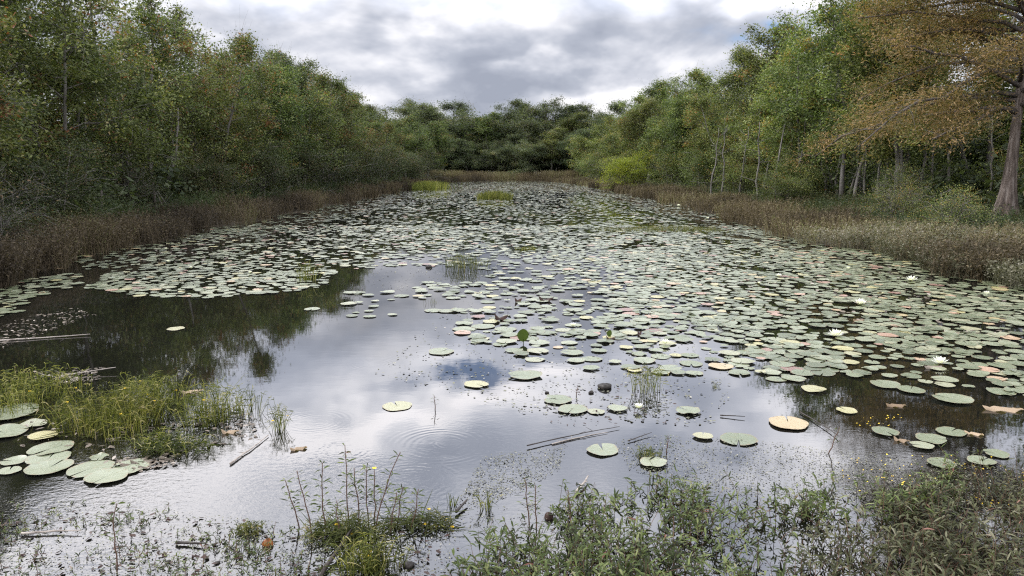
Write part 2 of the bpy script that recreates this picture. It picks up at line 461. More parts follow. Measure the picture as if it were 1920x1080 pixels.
gx = np.concatenate([np.linspace(-900, -60, 15), np.linspace(-50, -14, 28), np.linspace(-13, 13, 105), np.linspace(14, 50, 28), np.linspace(60, 900, 15)])
gy = np.concatenate([np.linspace(-900, -30, 14), np.linspace(-20, 110, 262), np.linspace(115, 160, 10), np.linspace(200, 1400, 14)])
GX, GY = np.meshgrid(gx, gy)
GZ = ground_z(GX, GY)
mb = MB()
nx, ny = len(gx), len(gy)
ii, jj = np.meshgrid(np.arange(ny - 1), np.arange(nx - 1), indexing='ij')
q = np.stack([ii * nx + jj, ii * nx + jj + 1, (ii + 1) * nx + jj + 1, (ii + 1) * nx + jj], -1).reshape(-1, 4)
mb.add(np.stack([GX, GY, GZ], -1), q)
M['ground'] = plain_mat('leaf_litter_ground', [(.3, G(.030, .024, .016)), (.55, G(.062, .050, .032)), (.75, G(.11, .088, .055))], scale=1.6, bump=.5, detail=6, rough=.95)
g = mb.obj('ground', M['ground'], smooth=True)
tag(g, 'dark leaf litter ground of the pond banks and bed', kind='structure')

def water_material():
    m, N = new_mat('pond_water')
    pos = N.node('ShaderNodeNewGeometry').outputs['Position']
    sp = N.node('ShaderNodeSeparateXYZ'); N.put(sp.inputs[0], pos)
    # fine wind ripple, stronger close to the near bank on the left
    w1 = N.noise(N.vm('MULTIPLY', pos, (1.0, 1.7, 1)), 3.0, 2, .5)
    w2 = N.noise(N.vm('MULTIPLY', pos, (1.0, 1.5, 1)), 16.0, 3, .6)
    reg = N.noise(pos, .55, 2, .5)
    near = N.maprange(sp.outputs[1], 4.5, 6.8, 1.0, 0.0, True)
    left = N.maprange(sp.outputs[0], -1.2, 1.6, 1.0, .12, True)
    amp = N.m('ADD', .05, N.m('MULTIPLY', N.m('MULTIPLY', near, left), N.maprange(reg, .38, .62, .0, 1.7)))
    h = N.m('ADD', N.m('MULTIPLY', w1, .00035), N.m('MULTIPLY', N.m('MULTIPLY', w2, amp), .0016))
    for px, py, r, am in [(825, 833, .42, 1), (840, 832, .12, 1.0), (770, 905, .34, 1.2), (700, 682, .25, .7), (742, 665, .12, .6), (640, 845, .22, 1.), (590, 790, .3, .7), (1010, 740, .3, .5), (520, 900, .2, 1.1), (300, 980, .2, 1), (400, 905, .16, 1), (1150, 905, .25, .5), (780, 620, .2, .5)]:
        c = at(px, py)
        dd = N.vm('DISTANCE', pos, tuple(c), out=1)
        env = N.m('POWER', 2.718, N.m('MULTIPLY', N.m('POWER', N.m('DIVIDE', N.m('SUBTRACT', dd, r * .75), r * .33), 2.0), -1.0))
        ringw = N.m('MULTIPLY', N.m('MULTIPLY', N.m('SINE', N.m('MULTIPLY', dd, 6.283 / (.035 + .05 * r))), N.maprange(w1, .40, .58, 0, 1.3)), env)
        h = N.m('ADD', h, N.m('MULTIPLY', ringw, .00009 * am))
    b = N.node('ShaderNodeBump'); b.inputs['Strength'].default_value = 1.0; b.inputs['Distance'].default_value = 1.0
    N.put(b.inputs['Height'], h)
    fr = N.node('ShaderNodeFresnel'); fr.inputs['IOR'].default_value = 1.72
    N.t.links.new(b.outputs[0], fr.inputs['Normal'])
    gl = N.node('ShaderNodeBsdfGlossy'); gl.inputs['Roughness'].default_value = .008
    gl.inputs['Color'].default_value = (.98, .98, 1, 1)
    N.t.links.new(b.outputs[0], gl.inputs['Normal'])
    df = N.node('ShaderNodeBsdfDiffuse')
    N.put(df.inputs[0], N.mix(reg, (.004, .005, .004), (.010, .009, .007)))
    mx = N.node('ShaderNodeMixShader')
    N.put(mx.inputs[0], fr.outputs[0])
    N.t.links.new(df.outputs[0], mx.inputs[1]); N.t.links.new(gl.outputs[0], mx.inputs[2])
    finish(N, mx.outputs[0])
    return m
M['water'] = water_material()
mb = MB()
mb.add([(-12, -14, 0), (12, -14, 0), (12, 101, 0), (-12, 101, 0)], np.array([[0, 1, 2, 3]]))
w = mb.obj('water', M['water'])
tag(w, 'still dark pond water mirroring the cloudy sky', kind='structure')

# ---------------------------------------------------------------- trees
def tree_meshes(name, seed, H, Rc, crown0=.25, stems=2, nlimb=13, nsub=5, ntw=5, per=60, leaf=.075, asp=.5, cl=.26, aut=.06, flat=.75, rtrunk=.075, top_open=.5, width_low=.75, drooping=.3, bark='bark', leafmat='leaf_left'):
    """trunk mesh (stems, limbs, twigs) and crown mesh (leaf faces gathered on the twigs)"""
    r = np.random.default_rng(seed)
    tb, cb = MB(), MB()
    tips = []
    for s_ in range(stems):
        a0 = r.uniform(0, 6.28)
        off = np.array([math.cos(a0), math.sin(a0), 0]) * (0.0 if stems == 1 else r.uniform(.1, .35))
        lean = np.array([math.cos(a0), math.sin(a0), 0]) * (r.uniform(0.02, .10) if stems == 1 else r.uniform(.10, .28))
        hh = H * (1 if s_ == 0 else r.uniform(.68, .95))
        k = 9
        t = np.linspace(0, 1, k)
        wobv = np.cumsum(r.normal(0, .055 * hh / 8, (k, 3)), 0) * np.array([1, 1, 0])
        P = off + np.outer(t, np.array([0, 0, hh * .93])) + np.outer(t ** 1.3, lean * hh) + wobv
        P[0, 2] = -.15
        rad = rtrunk * (1 - .85 * t) * r.uniform(.8, 1.2) + .006
        rad[0] *= 1.35
        tube(tb, P, rad, 7)
        for li in range(nlimb):
            u = crown0 + (1 - crown0) * ((li + r.uniform(0, .9)) / nlimb) ** .85
            u = min(u, .985)
            i = u * (k - 1); i0 = int(i); f = i - i0
            p0 = P[i0] * (1 - f) + P[min(i0 + 1, k - 1)] * f
            az = li * 2.4 + r.uniform(-.5, .5) + s_
            v = (u - crown0) / (1 - crown0)
            env = (width_low + (1 - width_low) * math.sin(min(v * 1.8, 1) * 1.57)) * (1 - v ** 2.6 * .82)
            Ln = Rc * env * r.uniform(.6, 1.15)
            rise = r.uniform(.15, .75) * (.5 + v)
            d = np.array([math.cos(az), math.sin(az), rise]); d /= np.linalg.norm(d)
            tt = np.linspace(0, 1, 5)
            jit = np.cumsum(r.normal(0, .05 * Ln, (5, 3)), 0); jit[0] = 0
            Q = p0 + np.outer(tt, d * Ln) + np.outer(tt ** 2, [0, 0, -.18 * Ln * drooping * 3 + .1 * Ln]) + jit
            rl = max(.011, rtrunk * .42 * (1 - .6 * u))
            tube(tb, Q, rl * (1 - .8 * tt) + .004, 5)
            for si in range(nsub):
                w0 = .25 + .75 * (si + r.uniform(0, 1)) / nsub
                w0 = min(w0, .99)
                j = w0 * 4; j0 = int(j); g_ = j - j0
                q0 = Q[j0] * (1 - g_) + Q[min(j0 + 1, 4)] * g_
                d2 = unit(d + r.normal(0, .75, 3) + np.array([0, 0, .15]))
                L2 = Ln * r.uniform(.25, .62) + .2
                S_ = np.stack([q0, q0 + d2 * L2 * .5 + r.normal(0, .04, 3), q0 + d2 * L2 + np.array([0, 0, -.12 * L2])])
                tube(tb, S_, [.010, .007, .003], 3)
                for ti in range(ntw):
                    x = r.uniform(.1, 1.1)
                    tips.append((*(S_[0] * (1 - x) + S_[2] * x + r.normal(0, .10 + .04 * L2, 3)), v))
    T = np.array(tips)
    n = len(T)
    nb = 520 if H > 5 else 160                        # bare grey twigs reaching through the leaves
    ki = r.integers(0, n, nb)
    o_ = T[ki, :3] - np.array([0, 0, T[:, 2].mean()])
    dd_ = unit(unit(o_) * .8 + r.normal(0, .6, (nb, 3)) + np.array([0, 0, .25]))
    global rng
    keep = rng; rng = r
    curves(tb, T[ki, :3] - dd_ * .35, dd_, r.uniform(.4, 1.3, nb) * (1 if H > 5 else .45), .014 if H > 5 else .007, 4, r.normal(0, .3, (nb, 3)), [1, .8, .6, .4, .2], .5, True)
    # clusters: some thick, some thin, some bare
    dens = r.gamma(1.0, 1.1, n) * per
    dens *= np.where(T[:, 3] > .72, r.uniform(1 - top_open, 1, n), 1)
    cnt = dens.astype(int)
    idx = np.repeat(np.arange(n), cnt)
    m_ = len(idx)
    crad = r.uniform(.6, 1.35, n)[idx] * cl
    Pn = r.normal(size=(m_, 3)) * crad[:, None] * np.array([1, 1, flat])
    pos = T[idx, :3] + Pn
    pos[:, 2] = np.maximum(pos[:, 2], .12)
    ct = r.beta(1.2, 1.3, n)
    ct = np.where(r.uniform(size=n) < aut, r.uniform(.86, 1, n), ct * .82)
    tint = np.clip(ct[idx] + r.normal(0, .10, m_), 0, 1)
    leaves(cb, pos, leaf, asp, up=.55, droop=drooping, tint=tint)
    rng = keep
    return tb.mesh(name + '_trunk', M[bark]), cb.mesh(name + '_crown', M[leafmat])

PROTO = {
    'a': tree_meshes('tree_a', 11, 8.5, 2.5, .20, 3, 14, 5, 7, 27, .125, .48, .24),
    'b': tree_meshes('tree_b', 12, 8.5, 2.2, .26, 2, 16, 5, 8, 30, .120, .48, .23),
    'c': tree_meshes('tree_c', 13, 8.5, 2.9, .13, 3, 13, 6, 7, 28, .125, .5, .25, aut=.12, width_low=.95),
    'd': tree_meshes('tree_d', 14, 8.5, 2.1, .34, 2, 15, 5, 7, 26, .12, .48, .21, top_open=.8),
    'e': tree_meshes('tree_e', 15, 9.0, 2.0, .33, 1, 19, 5, 8, 34, .12, .5, .23, rtrunk=.11),
    'thin': tree_meshes('tree_thin', 16, 8.5, 1.8, .40, 2, 12, 5, 4, 13, .12, .5, .20, top_open=.6, aut=.25),
    'shrub': tree_meshes('shrub_a', 19, 2.6, 1.5, .06, 5, 8, 4, 4, 32, .065, .5, .20, rtrunk=.022, width_low=1.0),
    'shrub2': tree_meshes('shrub_b', 20, 2.4, 1.3, .08, 6, 8, 4, 3, 16, .06, .45, .20, rtrunk=.020, width_low=1.0, aut=.2),
}
def plant_tree(key, X, Yy, H, wid=1.0, name='tree', mat=None, bark=None, label='', cat='tree', group=None, rz=None):
    base = {'far': 11.0, 'far2': 11.0, 'e': 9.0, 'shrub': 2.6, 'shrub2': 2.4}.get(key, 8.5)
    s = H / base
    z = float(ground_z(np.array(X), np.array(Yy)))
    e = empty(name, (X, Yy, z), random.uniform(0, 6.28) if rz is None else rz)
    sw = s * wid if key in ('shrub', 'shrub2') else (0.35 + 0.65 * s) * wid
    e.scale = (sw, sw, s)
    tm, cm = PROTO[key]
    for nm, me, mm in (('trunk', tm, bark), ('crown', cm, mat)):
        o = bpy.data.objects.new(nm, me)
        link(o); o.parent = e
        if mm:
            o.material_slots[0].link = 'OBJECT'; o.material_slots[0].material = M[mm]
    tag(e, label, cat, group)
    return e

SKY = np.array([(-400, -150), (0, -130), (200, -100), (310, -25), (350, 15), (400, 55), (440, 85), (478, 90), (505, 58), (545, 72), (575, 100), (620, 108), (655, 135), (690, 182), (740, 188), (800, 205),
                (840, 210), (1080, 225), (1110, 205), (1150, 185), (1200, 158), (1240, 140), (1275, 118), (1330, 140), (1380, 122), (1405, 92), (1450, 76), (1495, 45), (1530, -20), (1600, -70), (1900, -150), (2400, -200)])
def skyline(px): return float(np.interp(px, SKY[:, 0], SKY[:, 1]))
ORD = ['nearest', 'second', 'third', 'fourth', 'fifth', 'sixth', 'seventh', 'eighth', 'ninth', 'tenth', 'eleventh', 'twelfth', 'thirteenth', 'fourteenth', 'fifteenth', 'sixteenth', 'seventeenth', 'eighteenth', 'nineteenth', 'twentieth']
LOOK = {'a': 'many-stemmed spreading', 'b': 'full bushy', 'c': 'broad rust-flecked', 'd': 'open-topped slender', 'e': 'tall single-trunked', 'thin': 'thinly leaved'}
def row(side, items, tone, rowname, top_f=(0, 30), mat='leaf_left', barkm=None):
    for i, (X, Yy, key, wd) in enumerate(items):
        px, _ = proj(X, Yy, 4.0)
        sy = skyline(float(px)) + random.uniform(*top_f)
        H = height_at(px, sy, Yy)
        H = min(H, 11.5)
        z = float(ground_z(np.array(X), np.array(Yy)))
        kind = LOOK[key]
        lab = f"{kind} {tone} tree, {ORD[i]} from viewer, {side} bank {rowname} row"
        plant_tree(key, X, Yy, max(H - z, 3.0) * 1.0, wd, label=lab, mat=mat, group=f'trees along the {side} bank', bark=barkm)
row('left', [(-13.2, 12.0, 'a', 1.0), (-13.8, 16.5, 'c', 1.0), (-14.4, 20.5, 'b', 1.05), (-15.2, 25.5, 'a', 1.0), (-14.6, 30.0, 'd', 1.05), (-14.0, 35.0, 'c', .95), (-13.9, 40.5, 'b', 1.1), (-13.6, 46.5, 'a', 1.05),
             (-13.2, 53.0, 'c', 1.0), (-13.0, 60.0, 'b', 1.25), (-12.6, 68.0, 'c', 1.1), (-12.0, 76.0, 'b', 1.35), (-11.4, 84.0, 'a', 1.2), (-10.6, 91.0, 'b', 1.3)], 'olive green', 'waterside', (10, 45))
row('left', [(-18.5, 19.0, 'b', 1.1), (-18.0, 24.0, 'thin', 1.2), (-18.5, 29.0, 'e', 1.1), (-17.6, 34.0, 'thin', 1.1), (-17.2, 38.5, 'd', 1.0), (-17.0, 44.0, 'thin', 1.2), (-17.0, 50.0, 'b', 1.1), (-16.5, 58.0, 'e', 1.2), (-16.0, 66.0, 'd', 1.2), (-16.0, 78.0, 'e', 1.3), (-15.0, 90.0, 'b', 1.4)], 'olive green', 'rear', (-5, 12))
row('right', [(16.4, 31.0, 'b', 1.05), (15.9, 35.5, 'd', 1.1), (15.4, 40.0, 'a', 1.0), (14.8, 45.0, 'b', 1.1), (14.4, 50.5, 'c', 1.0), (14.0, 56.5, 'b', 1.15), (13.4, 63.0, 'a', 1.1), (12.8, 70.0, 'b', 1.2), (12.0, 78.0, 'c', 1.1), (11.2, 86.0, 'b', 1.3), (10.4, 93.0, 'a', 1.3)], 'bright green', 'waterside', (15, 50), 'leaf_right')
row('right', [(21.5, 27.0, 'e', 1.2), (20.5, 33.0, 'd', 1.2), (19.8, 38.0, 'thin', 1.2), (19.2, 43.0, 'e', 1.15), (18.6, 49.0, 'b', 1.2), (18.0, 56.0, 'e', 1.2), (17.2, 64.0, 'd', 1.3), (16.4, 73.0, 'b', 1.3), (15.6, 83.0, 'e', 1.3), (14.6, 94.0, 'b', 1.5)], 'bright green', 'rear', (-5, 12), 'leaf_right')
# far wood closing the end of the pond
FAR = [(-19, 104, 'far', 200), (-14.5, 108, 'far2', 196), (-12, 113, 'far', 188), (-7.5, 114, 'far2', 186), (-4.2, 109, 'far', 212), (-1.0, 116, 'far2', 188), (2.6, 112, 'far', 186), (5.6, 115, 'far2', 196), (8.5, 110, 'far', 214), (11.5, 116, 'far2', 200), (15, 106, 'far', 214), (19, 112, 'far2', 190),
       (-9.8, 105, 'far', 248), (-5.6, 104, 'far2', 262), (-1.8, 104.5, 'far', 258), (1.6, 104, 'far2', 250), (5.2, 104.5, 'far', 240), (8.6, 103.5, 'far', 246)]
for i, (X, Yy, key, ty) in enumerate(FAR):
    px, _ = proj(X, Yy, 6.0)
    H = height_at(px, ty, Yy)
    front = i >= 12
    n_ = ORD[i - 12 if front else i].replace('nearest', 'first')
    key = ['e', 'b', 'a', 'c'][i % 4]
    plant_tree(key, X, Yy, H, (1.25 if not front else 1.1) * 1.35, mat='leaf_far' if i % 4 else 'leaf_left', label=f"dark {'lower front' if front else 'tall back'} tree at the pond's far end, {n_} from left", group='trees at the far end of the pond')
# shrubs under and between the trees
def shrubs(side, items, tone, mat):
    for i, (X, Yy, key, H, w_) in enumerate(items):
        plant_tree(key, X, Yy, H, w_, name='shrub', mat=mat, cat='shrub', label=f"low {tone} shrub under the trees, {ORD[i]} from the viewer on the {side} bank", group=f'shrubs on the {side} bank')
shrubs('left', [(-11.6, 11.5, 'shrub2', 1.6, 1.3), (-11.2, 16.0, 'shrub2', 1.3, 1.3), (-12.2, 14.5, 'shrub', 2.2, 1.2), (-12.4, 18.0, 'shrub2', 2.0, 1.2), (-13.4, 21.5, 'shrub', 2.5, 1.2), (-14.0, 27.5, 'shrub2', 2.0, 1.2), (-13.0, 32.0, 'shrub', 2.4, 1.1), (-12.6, 37.5, 'shrub', 3.0, 1.0), (-12.2, 43.0, 'shrub', 3.2, 1.1), (-12.0, 50.0, 'shrub', 3.4, 1.1), (-11.6, 57.0, 'shrub', 3.4, 1.2), (-11.0, 65.0, 'shrub', 3.5, 1.1), (-10.6, 73.0, 'shrub', 3.6, 1.1), (-9.9, 81.0, 'shrub', 3.4, 1.1)], 'dull green', 'leaf_scrub')
shrubs('right', [(12.6, 24.5, 'shrub2', 1.3, 1.3), (12.3, 34.0, 'shrub', 1.6, 1.3), (12.0, 20.5, 'shrub2', 1.3, 1.2), (19.6, 28.5, 'shrub', 2.4, 1.1), (14.6, 28.5, 'shrub2', 1.8, 1.1), (14.4, 38.0, 'shrub', 2.2, 1.0), (13.2, 43.5, 'shrub', 2.2, 1.1), (12.8, 50.0, 'shrub', 2.8, 1.1), (12.2, 57.0, 'shrub', 2.8, 1.1), (11.0, 72.0, 'shrub', 3.2, 1.1), (10.2, 80.0, 'shrub', 3.2, 1.1), (9.2, 88.0, 'shrub', 3.0, 1.1)], 'leafy green', 'leaf_right')
plant_tree('shrub', 9.6, 62.0, 2.9, 1.25, name='shrub', mat='leaf_yellow', cat='shrub', label='bright yellow green bush at the water edge far along the right bank', group='shrubs on the right bank')

# the big cypress with its flared, fluted foot
def cypress():
    p = at(1884, 416, .35)
    X, Yy = float(p[0]), float(p[1])
    z = float(ground_z(np.array(X), np.array(Yy)))
    root = empty('cypress_tree', (X, Yy, z))
    tag(root, 'large rust orange bald cypress with flared fluted trunk standing in the bank scrub', 'tree')
    r = np.random.default_rng(5)
    tb, cb, lb = MB(), MB(), MB()
    k, sd = 30, 40
    zz = np.concatenate([[-.3, 0, .1, .25, .45, .7, 1.0, 1.4, 1.9, 2.6], np.linspace(3.4, 13.2, k - 10)])
    V = []
    th = np.arange(sd) / sd * 2 * math.pi
    for h in zz:
        flare = .17 + .30 * math.exp(-max(h, 0) / .85)
        rr = flare * max(.08, 1 - max(h, 0) / 13.8)
        lob = 1 + (.20 * math.exp(-max(h, 0) / 1.1)) * np.cos(7 * th + .6) + .09 * math.exp(-max(h, 0) / 1.6) * np.cos(13 * th + 1.1 + h * .3) + .02 * np.cos(5 * th + h)
        V.append(np.stack([rr * lob * np.cos(th) + .05 * math.sin(h * .5), rr * lob * np.sin(th) + .04 * math.sin(h * .7), np.full(sd, h)], -1))
    V = np.concatenate(V)
    i = np.arange(k - 1)[:, None] * sd; j = np.arange(sd)[None]; j2 = (j + 1) % sd
    tb.add(V, np.stack([i + j, i + j2, i + sd + j2, i + sd + j], -1).reshape(-1, 4))
    tips = []
    nl = 60
    for li in range(nl):
        u = li / (nl - 1)
        h = 3.5 + 9.0 * u ** 1.05
        az = li * 2.399 + r.uniform(-.3, .3)
        # a few deliberate limbs reach over the water side
        if li % 3 == 0: az = math.pi + r.uniform(-.75, .75)
        Ln = (5.2 * (1 - u) ** .55 + .9) * r.uniform(.75, 1.08)
        if li < 3: Ln *= .8
        d = np.array([math.cos(az), math.sin(az), r.uniform(-.12, .6) + .4 * u]); d /= np.linalg.norm(d)
        tt = np.linspace(0, 1, 7)
        jit = np.cumsum(r.normal(0, .022 * Ln, (7, 3)), 0); jit[0] = 0
        Q = np.array([0, 0, h]) + np.outer(tt, d * Ln) + np.outer(tt ** 2, [0, 0, -.26 * Ln]) + jit
        lbm = lb
        tube(lbm, Q, (.075 * (1 - .5 * u)) * (1 - .85 * tt) + .008, 6)
        for si in range(15):
            w0 = min(.18 + .82 * (si + r.uniform(0, 1)) / 15, .99)
            j_ = w0 * 6; j0 = int(j_); g_ = j_ - j0
            q0 = Q[j0] * (1 - g_) + Q[min(j0 + 1, 6)] * g_
            sdir_ = np.cross(d, [0, 0, 1]) * (1 if si % 2 else -1)
            d2 = unit(d * .7 + sdir_ * r.uniform(.5, 1.1) + r.normal(0, .18, 3))
            L2 = (.35 + .28 * Ln * (1 - .5 * w0)) * r.uniform(.6, 1.1)
            S_ = np.stack([q0, q0 + d2 * L2 * .5 + np.array([0, 0, .02]), q0 + d2 * L2 + np.array([0, 0, -.16 * L2])])
            tube(lbm, S_, [.013, .008, .003], 3)
            for ti in range(8):
                x = r.uniform(.1, 1.05)
                tips.append((*(S_[0] * (1 - x) + S_[2] * x), *d2))
    T = np.array(tips); n = len(T)
    cnt = (r.gamma(1.0, 1.1, n) * 21).astype(int)
    idx = np.repeat(np.arange(n), cnt); m_ = len(idx)
    pos = T[idx, :3] + r.normal(size=(m_, 3)) * np.array([.22, .22, .24])
    dd = T[idx, 3:] + r.normal(0, .8, (m_, 3)); dd[:, 2] -= .35
    tint = np.clip(r.beta(2, 2, n)[idx] + r.normal(0, .12, m_), 0, 1)
    leaves(cb, pos, .12, .22, up=.5, tint=tint, D=dd)
    tb.obj('trunk', M['bark_cypress'], root, smooth=True)
    lb.obj('limbs', M['bark_dark'], root)
    cb.obj('crown', M['leaf_cypress'], root)
cypress()

# fallen log lying below the cypress
# loose slender trunks in the shade under the canopies
def slender(px, py, top, lean, side, i, mat='bark'):
    p = at(px, py, .35)
    r = np.random.default_rng(900 + i)
    z = float(ground_z(p[0], p[1]))
    H = top
    root = empty('sapling', (float(p[0]), float(p[1]), z))
    tb, cb = MB(), MB()
    t = np.linspace(0, 1, 9)
    wv = np.cumsum(r.normal(0, .07, (9, 3)), 0) * np.array([1, 1, 0])
    P = np.outer(t, [lean * H, 0, H]) + wv
    P[0, 2] = -.1
    tube(tb, P, (.050 * (1 - .75 * t) + .006) * r.uniform(.8, 1.5), 6)
    tips = []
    for b in range(9):
        u = r.uniform(.25, 1); j = min(int(u * 8), 7)
        d = unit(np.array([r.normal(), r.normal(), r.uniform(.2, 1)])) * r.uniform(.4, 1.1)
        Q = np.stack([P[j], P[j] + d * .5 + r.normal(0, .05, 3), P[j] + d * 1.0])
        tube(tb, Q, [.016, .010, .004], 4)
        for _ in range(4): tips.append(Q[2] + r.normal(0, .25, 3))
    tips = np.array(tips)
    idx = np.repeat(np.arange(len(tips)), 26)
    pos = tips[idx] + r.normal(0, .18, (len(idx), 3))
    leaves(cb, pos, .075, .5, tint=np.clip(r.beta(2, 2.5, len(idx)), 0, .85))
    tb.obj('trunk', M[mat], root); cb.obj('crown', M['leaf_left' if side == 'left' else 'leaf_right'], root)
    look = 'leaning' if abs(lean) > .12 else 'upright'
    tag(root, f"{look} pale sapling shaded by the {side} bank trees, {(ORD + ['twenty first', 'twenty second', 'twenty third', 'twenty fourth', 'twenty fifth'])[i].replace('nearest', 'first')} from the left", 'sapling', f'slender saplings under the {side} bank trees')
for i, (px, py, H, ln) in enumerate([(215, 398, 3.8, .1), (262, 396, 4.2, -.12), (290, 392, 4.6, .03), (306, 394, 4.2, .16), (330, 386, 4, -.06), (345, 384, 4.4, .02), (372, 380, 4.6, .02), (392, 378, 4, -.08), (465, 372, 3.6, .22), (410, 376, 4.2, .05), (238, 402, 3.6, .02), (500, 366, 3.8, -.05), (150, 410, 3.6, .12), (435, 374, 4, -.1), (320, 390, 4.4, .1), (180, 404, 3.8, -.1)]):
    slender(px, py, H, ln, 'left', i)
for i, (px, py, H, ln) in enumerate([(1330, 372, 4, .05), (1352, 370, 4.2, .0), (1448, 376, 4.4, .08), (1478, 374, 4.6, -.04), (1492, 376, 4.4, .06), (1523, 372, 5.2, .02), (1550, 376, 4.6, -.12), (1566, 378, 4.4, .05), (1604, 380, 4.4, -.02), (1628, 384, 4.8, -.08), (1642, 386, 4.6, .02), (1652, 386, 4.6, -.03), (1672, 388, 4.2, .14), (1790, 396, 3.6, .03), (1846, 398, 3.6, .05), (1508, 374, 4.4, .1), (1590, 380, 4.4, .12), (1616, 382, 4.6, .05), (1700, 390, 4, -.1), (1722, 392, 4, .04), (1755, 394, 3.8, -.05), (1420, 374, 4.2, -.03), (1388, 370, 4, .04)]):
    slender(px, py, H, ln, 'right', i)

# distant wood behind both rows: reads as one mass
def woods(name, label, boxes, mat, n, size, seed):
    r = np.random.default_rng(seed); mb = MB()
    tot = sum((b[1] - b[0]) * (b[3] - b[2]) * b[4] for b in boxes)
    for (x0, x1, y0, y1, hh) in boxes:
        nc = int(n / tot * (x1 - x0) * (y1 - y0) * hh / 130)
        c = np.stack([r.uniform(x0, x1, nc), r.uniform(y0, y1, nc), r.uniform(.3, 1, nc) ** .8 * hh], -1)
        c[:, 2] *= .75 + .25 * np.sin(c[:, 0] * .9 + c[:, 1] * .5)
        idx = np.repeat(np.arange(nc), 130)
        P = c[idx] + r.normal(size=(len(idx), 3)) * .55
        P[:, 2] = np.maximum(P[:, 2], .2)
        leaves(mb, P, size, .6, tint=np.clip(r.beta(2, 2.4, nc)[idx] * .85 + r.normal(0, .1, len(idx)), 0, 1))
        for _ in range(int((x1 - x0) * (y1 - y0) / 14)):
            x, y = r.uniform(x0, x1), r.uniform(y0, y1)
            h = hh * r.uniform(.7, 1)
            mb2.append((x, y, h, r.normal(0, .3), r.normal(0, .3)))
    o = mb.obj(name, mat)
    tag(o, label, kind='stuff')
mb2 = []
woods('wood_undergrowth', 'dark dense thicket of leaves deep behind the bank trees',
      [(-25, -19.5, 6, 40, 5.5), (-25, -17.5, 40, 75, 6.5), (-24, -14, 75, 112, 7.0), (22.5, 28, 14, 45, 5.5), (18.5, 26, 45, 80, 6.5), (14.5, 24, 80, 112, 7.0), (-22, 22, 113, 120, 9.3), (-22, 22, 106, 112, 5.0), (-17.5, -13.5, 10, 36, 1.7), (17, 22, 22, 48, 1.8)], M['leaf_far'], 800000, .30, 31)
mbt = MB()
for x, y, h, lx, ly in mb2:
    tube(mbt, np.array([[x, y, -.1], [x + lx * .4, y + ly * .4, h * .5], [x + lx, y + ly, h]]), [.09, .07, .03], 5)
tag(mbt.obj('wood_stems', M['bark_dark']), 'shaded stems standing deep in the wood behind the banks', kind='stuff')

# ---------------------------------------------------------------- marsh vegetation along the banks
def bank_plants(name, label, n, xf, y0, y1, mat, h0, h1, seed, leaf_n=5, leaf_l=.07, width=.012, ybias=1.8, tintm=.5):
    r = np.random.default_rng(seed)
    y = y0 + (y1 - y0) * r.uniform(size=n) ** ybias
    x = xf(y, r)
    z = ground_z(x, y)
    clump = .5 + .5 * np.sin(x * 2.1 + np.sin(y * 1.3) * 2) * np.sin(y * 1.7 + 1)
    clump2 = .5 + .5 * np.sin(x * .9 + y * .6)
    gap = .5 + .5 * np.sin(y * .75 + 2.3 * np.sin(y * .21) + seed)
    keep = r.uniform(size=n) < (.15 + .85 * clump) * (.45 + .55 * gap)
    x, y, z, clump, clump2, gap = x[keep], y[keep], z[keep], clump[keep], clump2[keep], gap[keep]
    n = len(x)
    H = (h0 + (h1 - h0) * (.25 * clump + .2 * clump2 + .2 * gap + .45 * r.uniform(size=n) ** 1.5))
    d = np.stack([r.normal(0, .16, n), r.normal(0, .16, n), np.ones(n)], -1)
    bend = np.stack([r.normal(0, .18, n), r.normal(0, .18, n), -np.abs(r.normal(0, .08, n))], -1)
    far = np.clip(y / 25, .7, 2.6)
    mb = MB()
    tint = np.clip(tintm - .35 + .5 * clump2 * r.uniform(.5, 1, n) + .25 * (1 - gap) + r.normal(0, .13, n), 0, 1)
    P = np.stack([x, y, np.maximum(z, 0) - .03], -1)
    C = curves(mb, P, d, H, width * far, 3, bend, [1, .9, .7, .35], tint)
    if leaf_n:
        k = leaf_n
        idx = np.repeat(np.arange(n), k)
        u = r.uniform(.25, 1.0, len(idx))
        base = C[idx, 0] + (C[idx, 3] - C[idx, 0]) * u[:, None]
        D = np.stack([r.normal(size=len(idx)), r.normal(size=len(idx)), r.uniform(-.3, 1.1, len(idx))], -1)
        leaves(mb, base, leaf_l * 1.0, .33, up=.3, tint=np.clip(tint[idx] * (.75 + .25 * u) + r.normal(0, .12, len(idx)), 0, 1), D=D)
    o = mb.obj(name, mat)
    tag(o, label, kind='stuff')
    return o
def fl(w0, w1): return lambda y, r: shore_l(y) + .35 - (w0 + (w1 - w0) * r.uniform(size=len(y)) ** 1.1)
def fr_(w0, w1): return lambda y, r: shore_r(y) - .35 + (w0 + (w1 - w0) * r.uniform(size=len(y)) ** 1.1)
rng = np.random.default_rng(3)
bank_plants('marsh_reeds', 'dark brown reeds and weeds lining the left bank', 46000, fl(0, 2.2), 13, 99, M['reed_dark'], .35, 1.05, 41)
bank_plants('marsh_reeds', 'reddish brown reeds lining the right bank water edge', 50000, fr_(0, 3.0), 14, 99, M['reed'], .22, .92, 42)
bank_plants('bank_scrub', 'dull leafy scrub behind the reeds of the left bank', 26000, fl(1.6, 7), 9, 70, M['leaf_scrub'], .4, 1.3, 43, 7, .09)
bank_plants('bank_scrub', 'green leafy scrub behind the reeds of the right bank', 26000, fr_(2.6, 10), 12, 70, M['leaf_scrub'], .3, .9, 44, 7, .09, tintm=.65)
bank_plants('twiggy_scrub', 'tangled grey brown twigs on the near left bank', 30000, fl(0, 6), 8, 24, M['reed_dark'], .3, .9, 45, 6, .045, .006, 1.0)
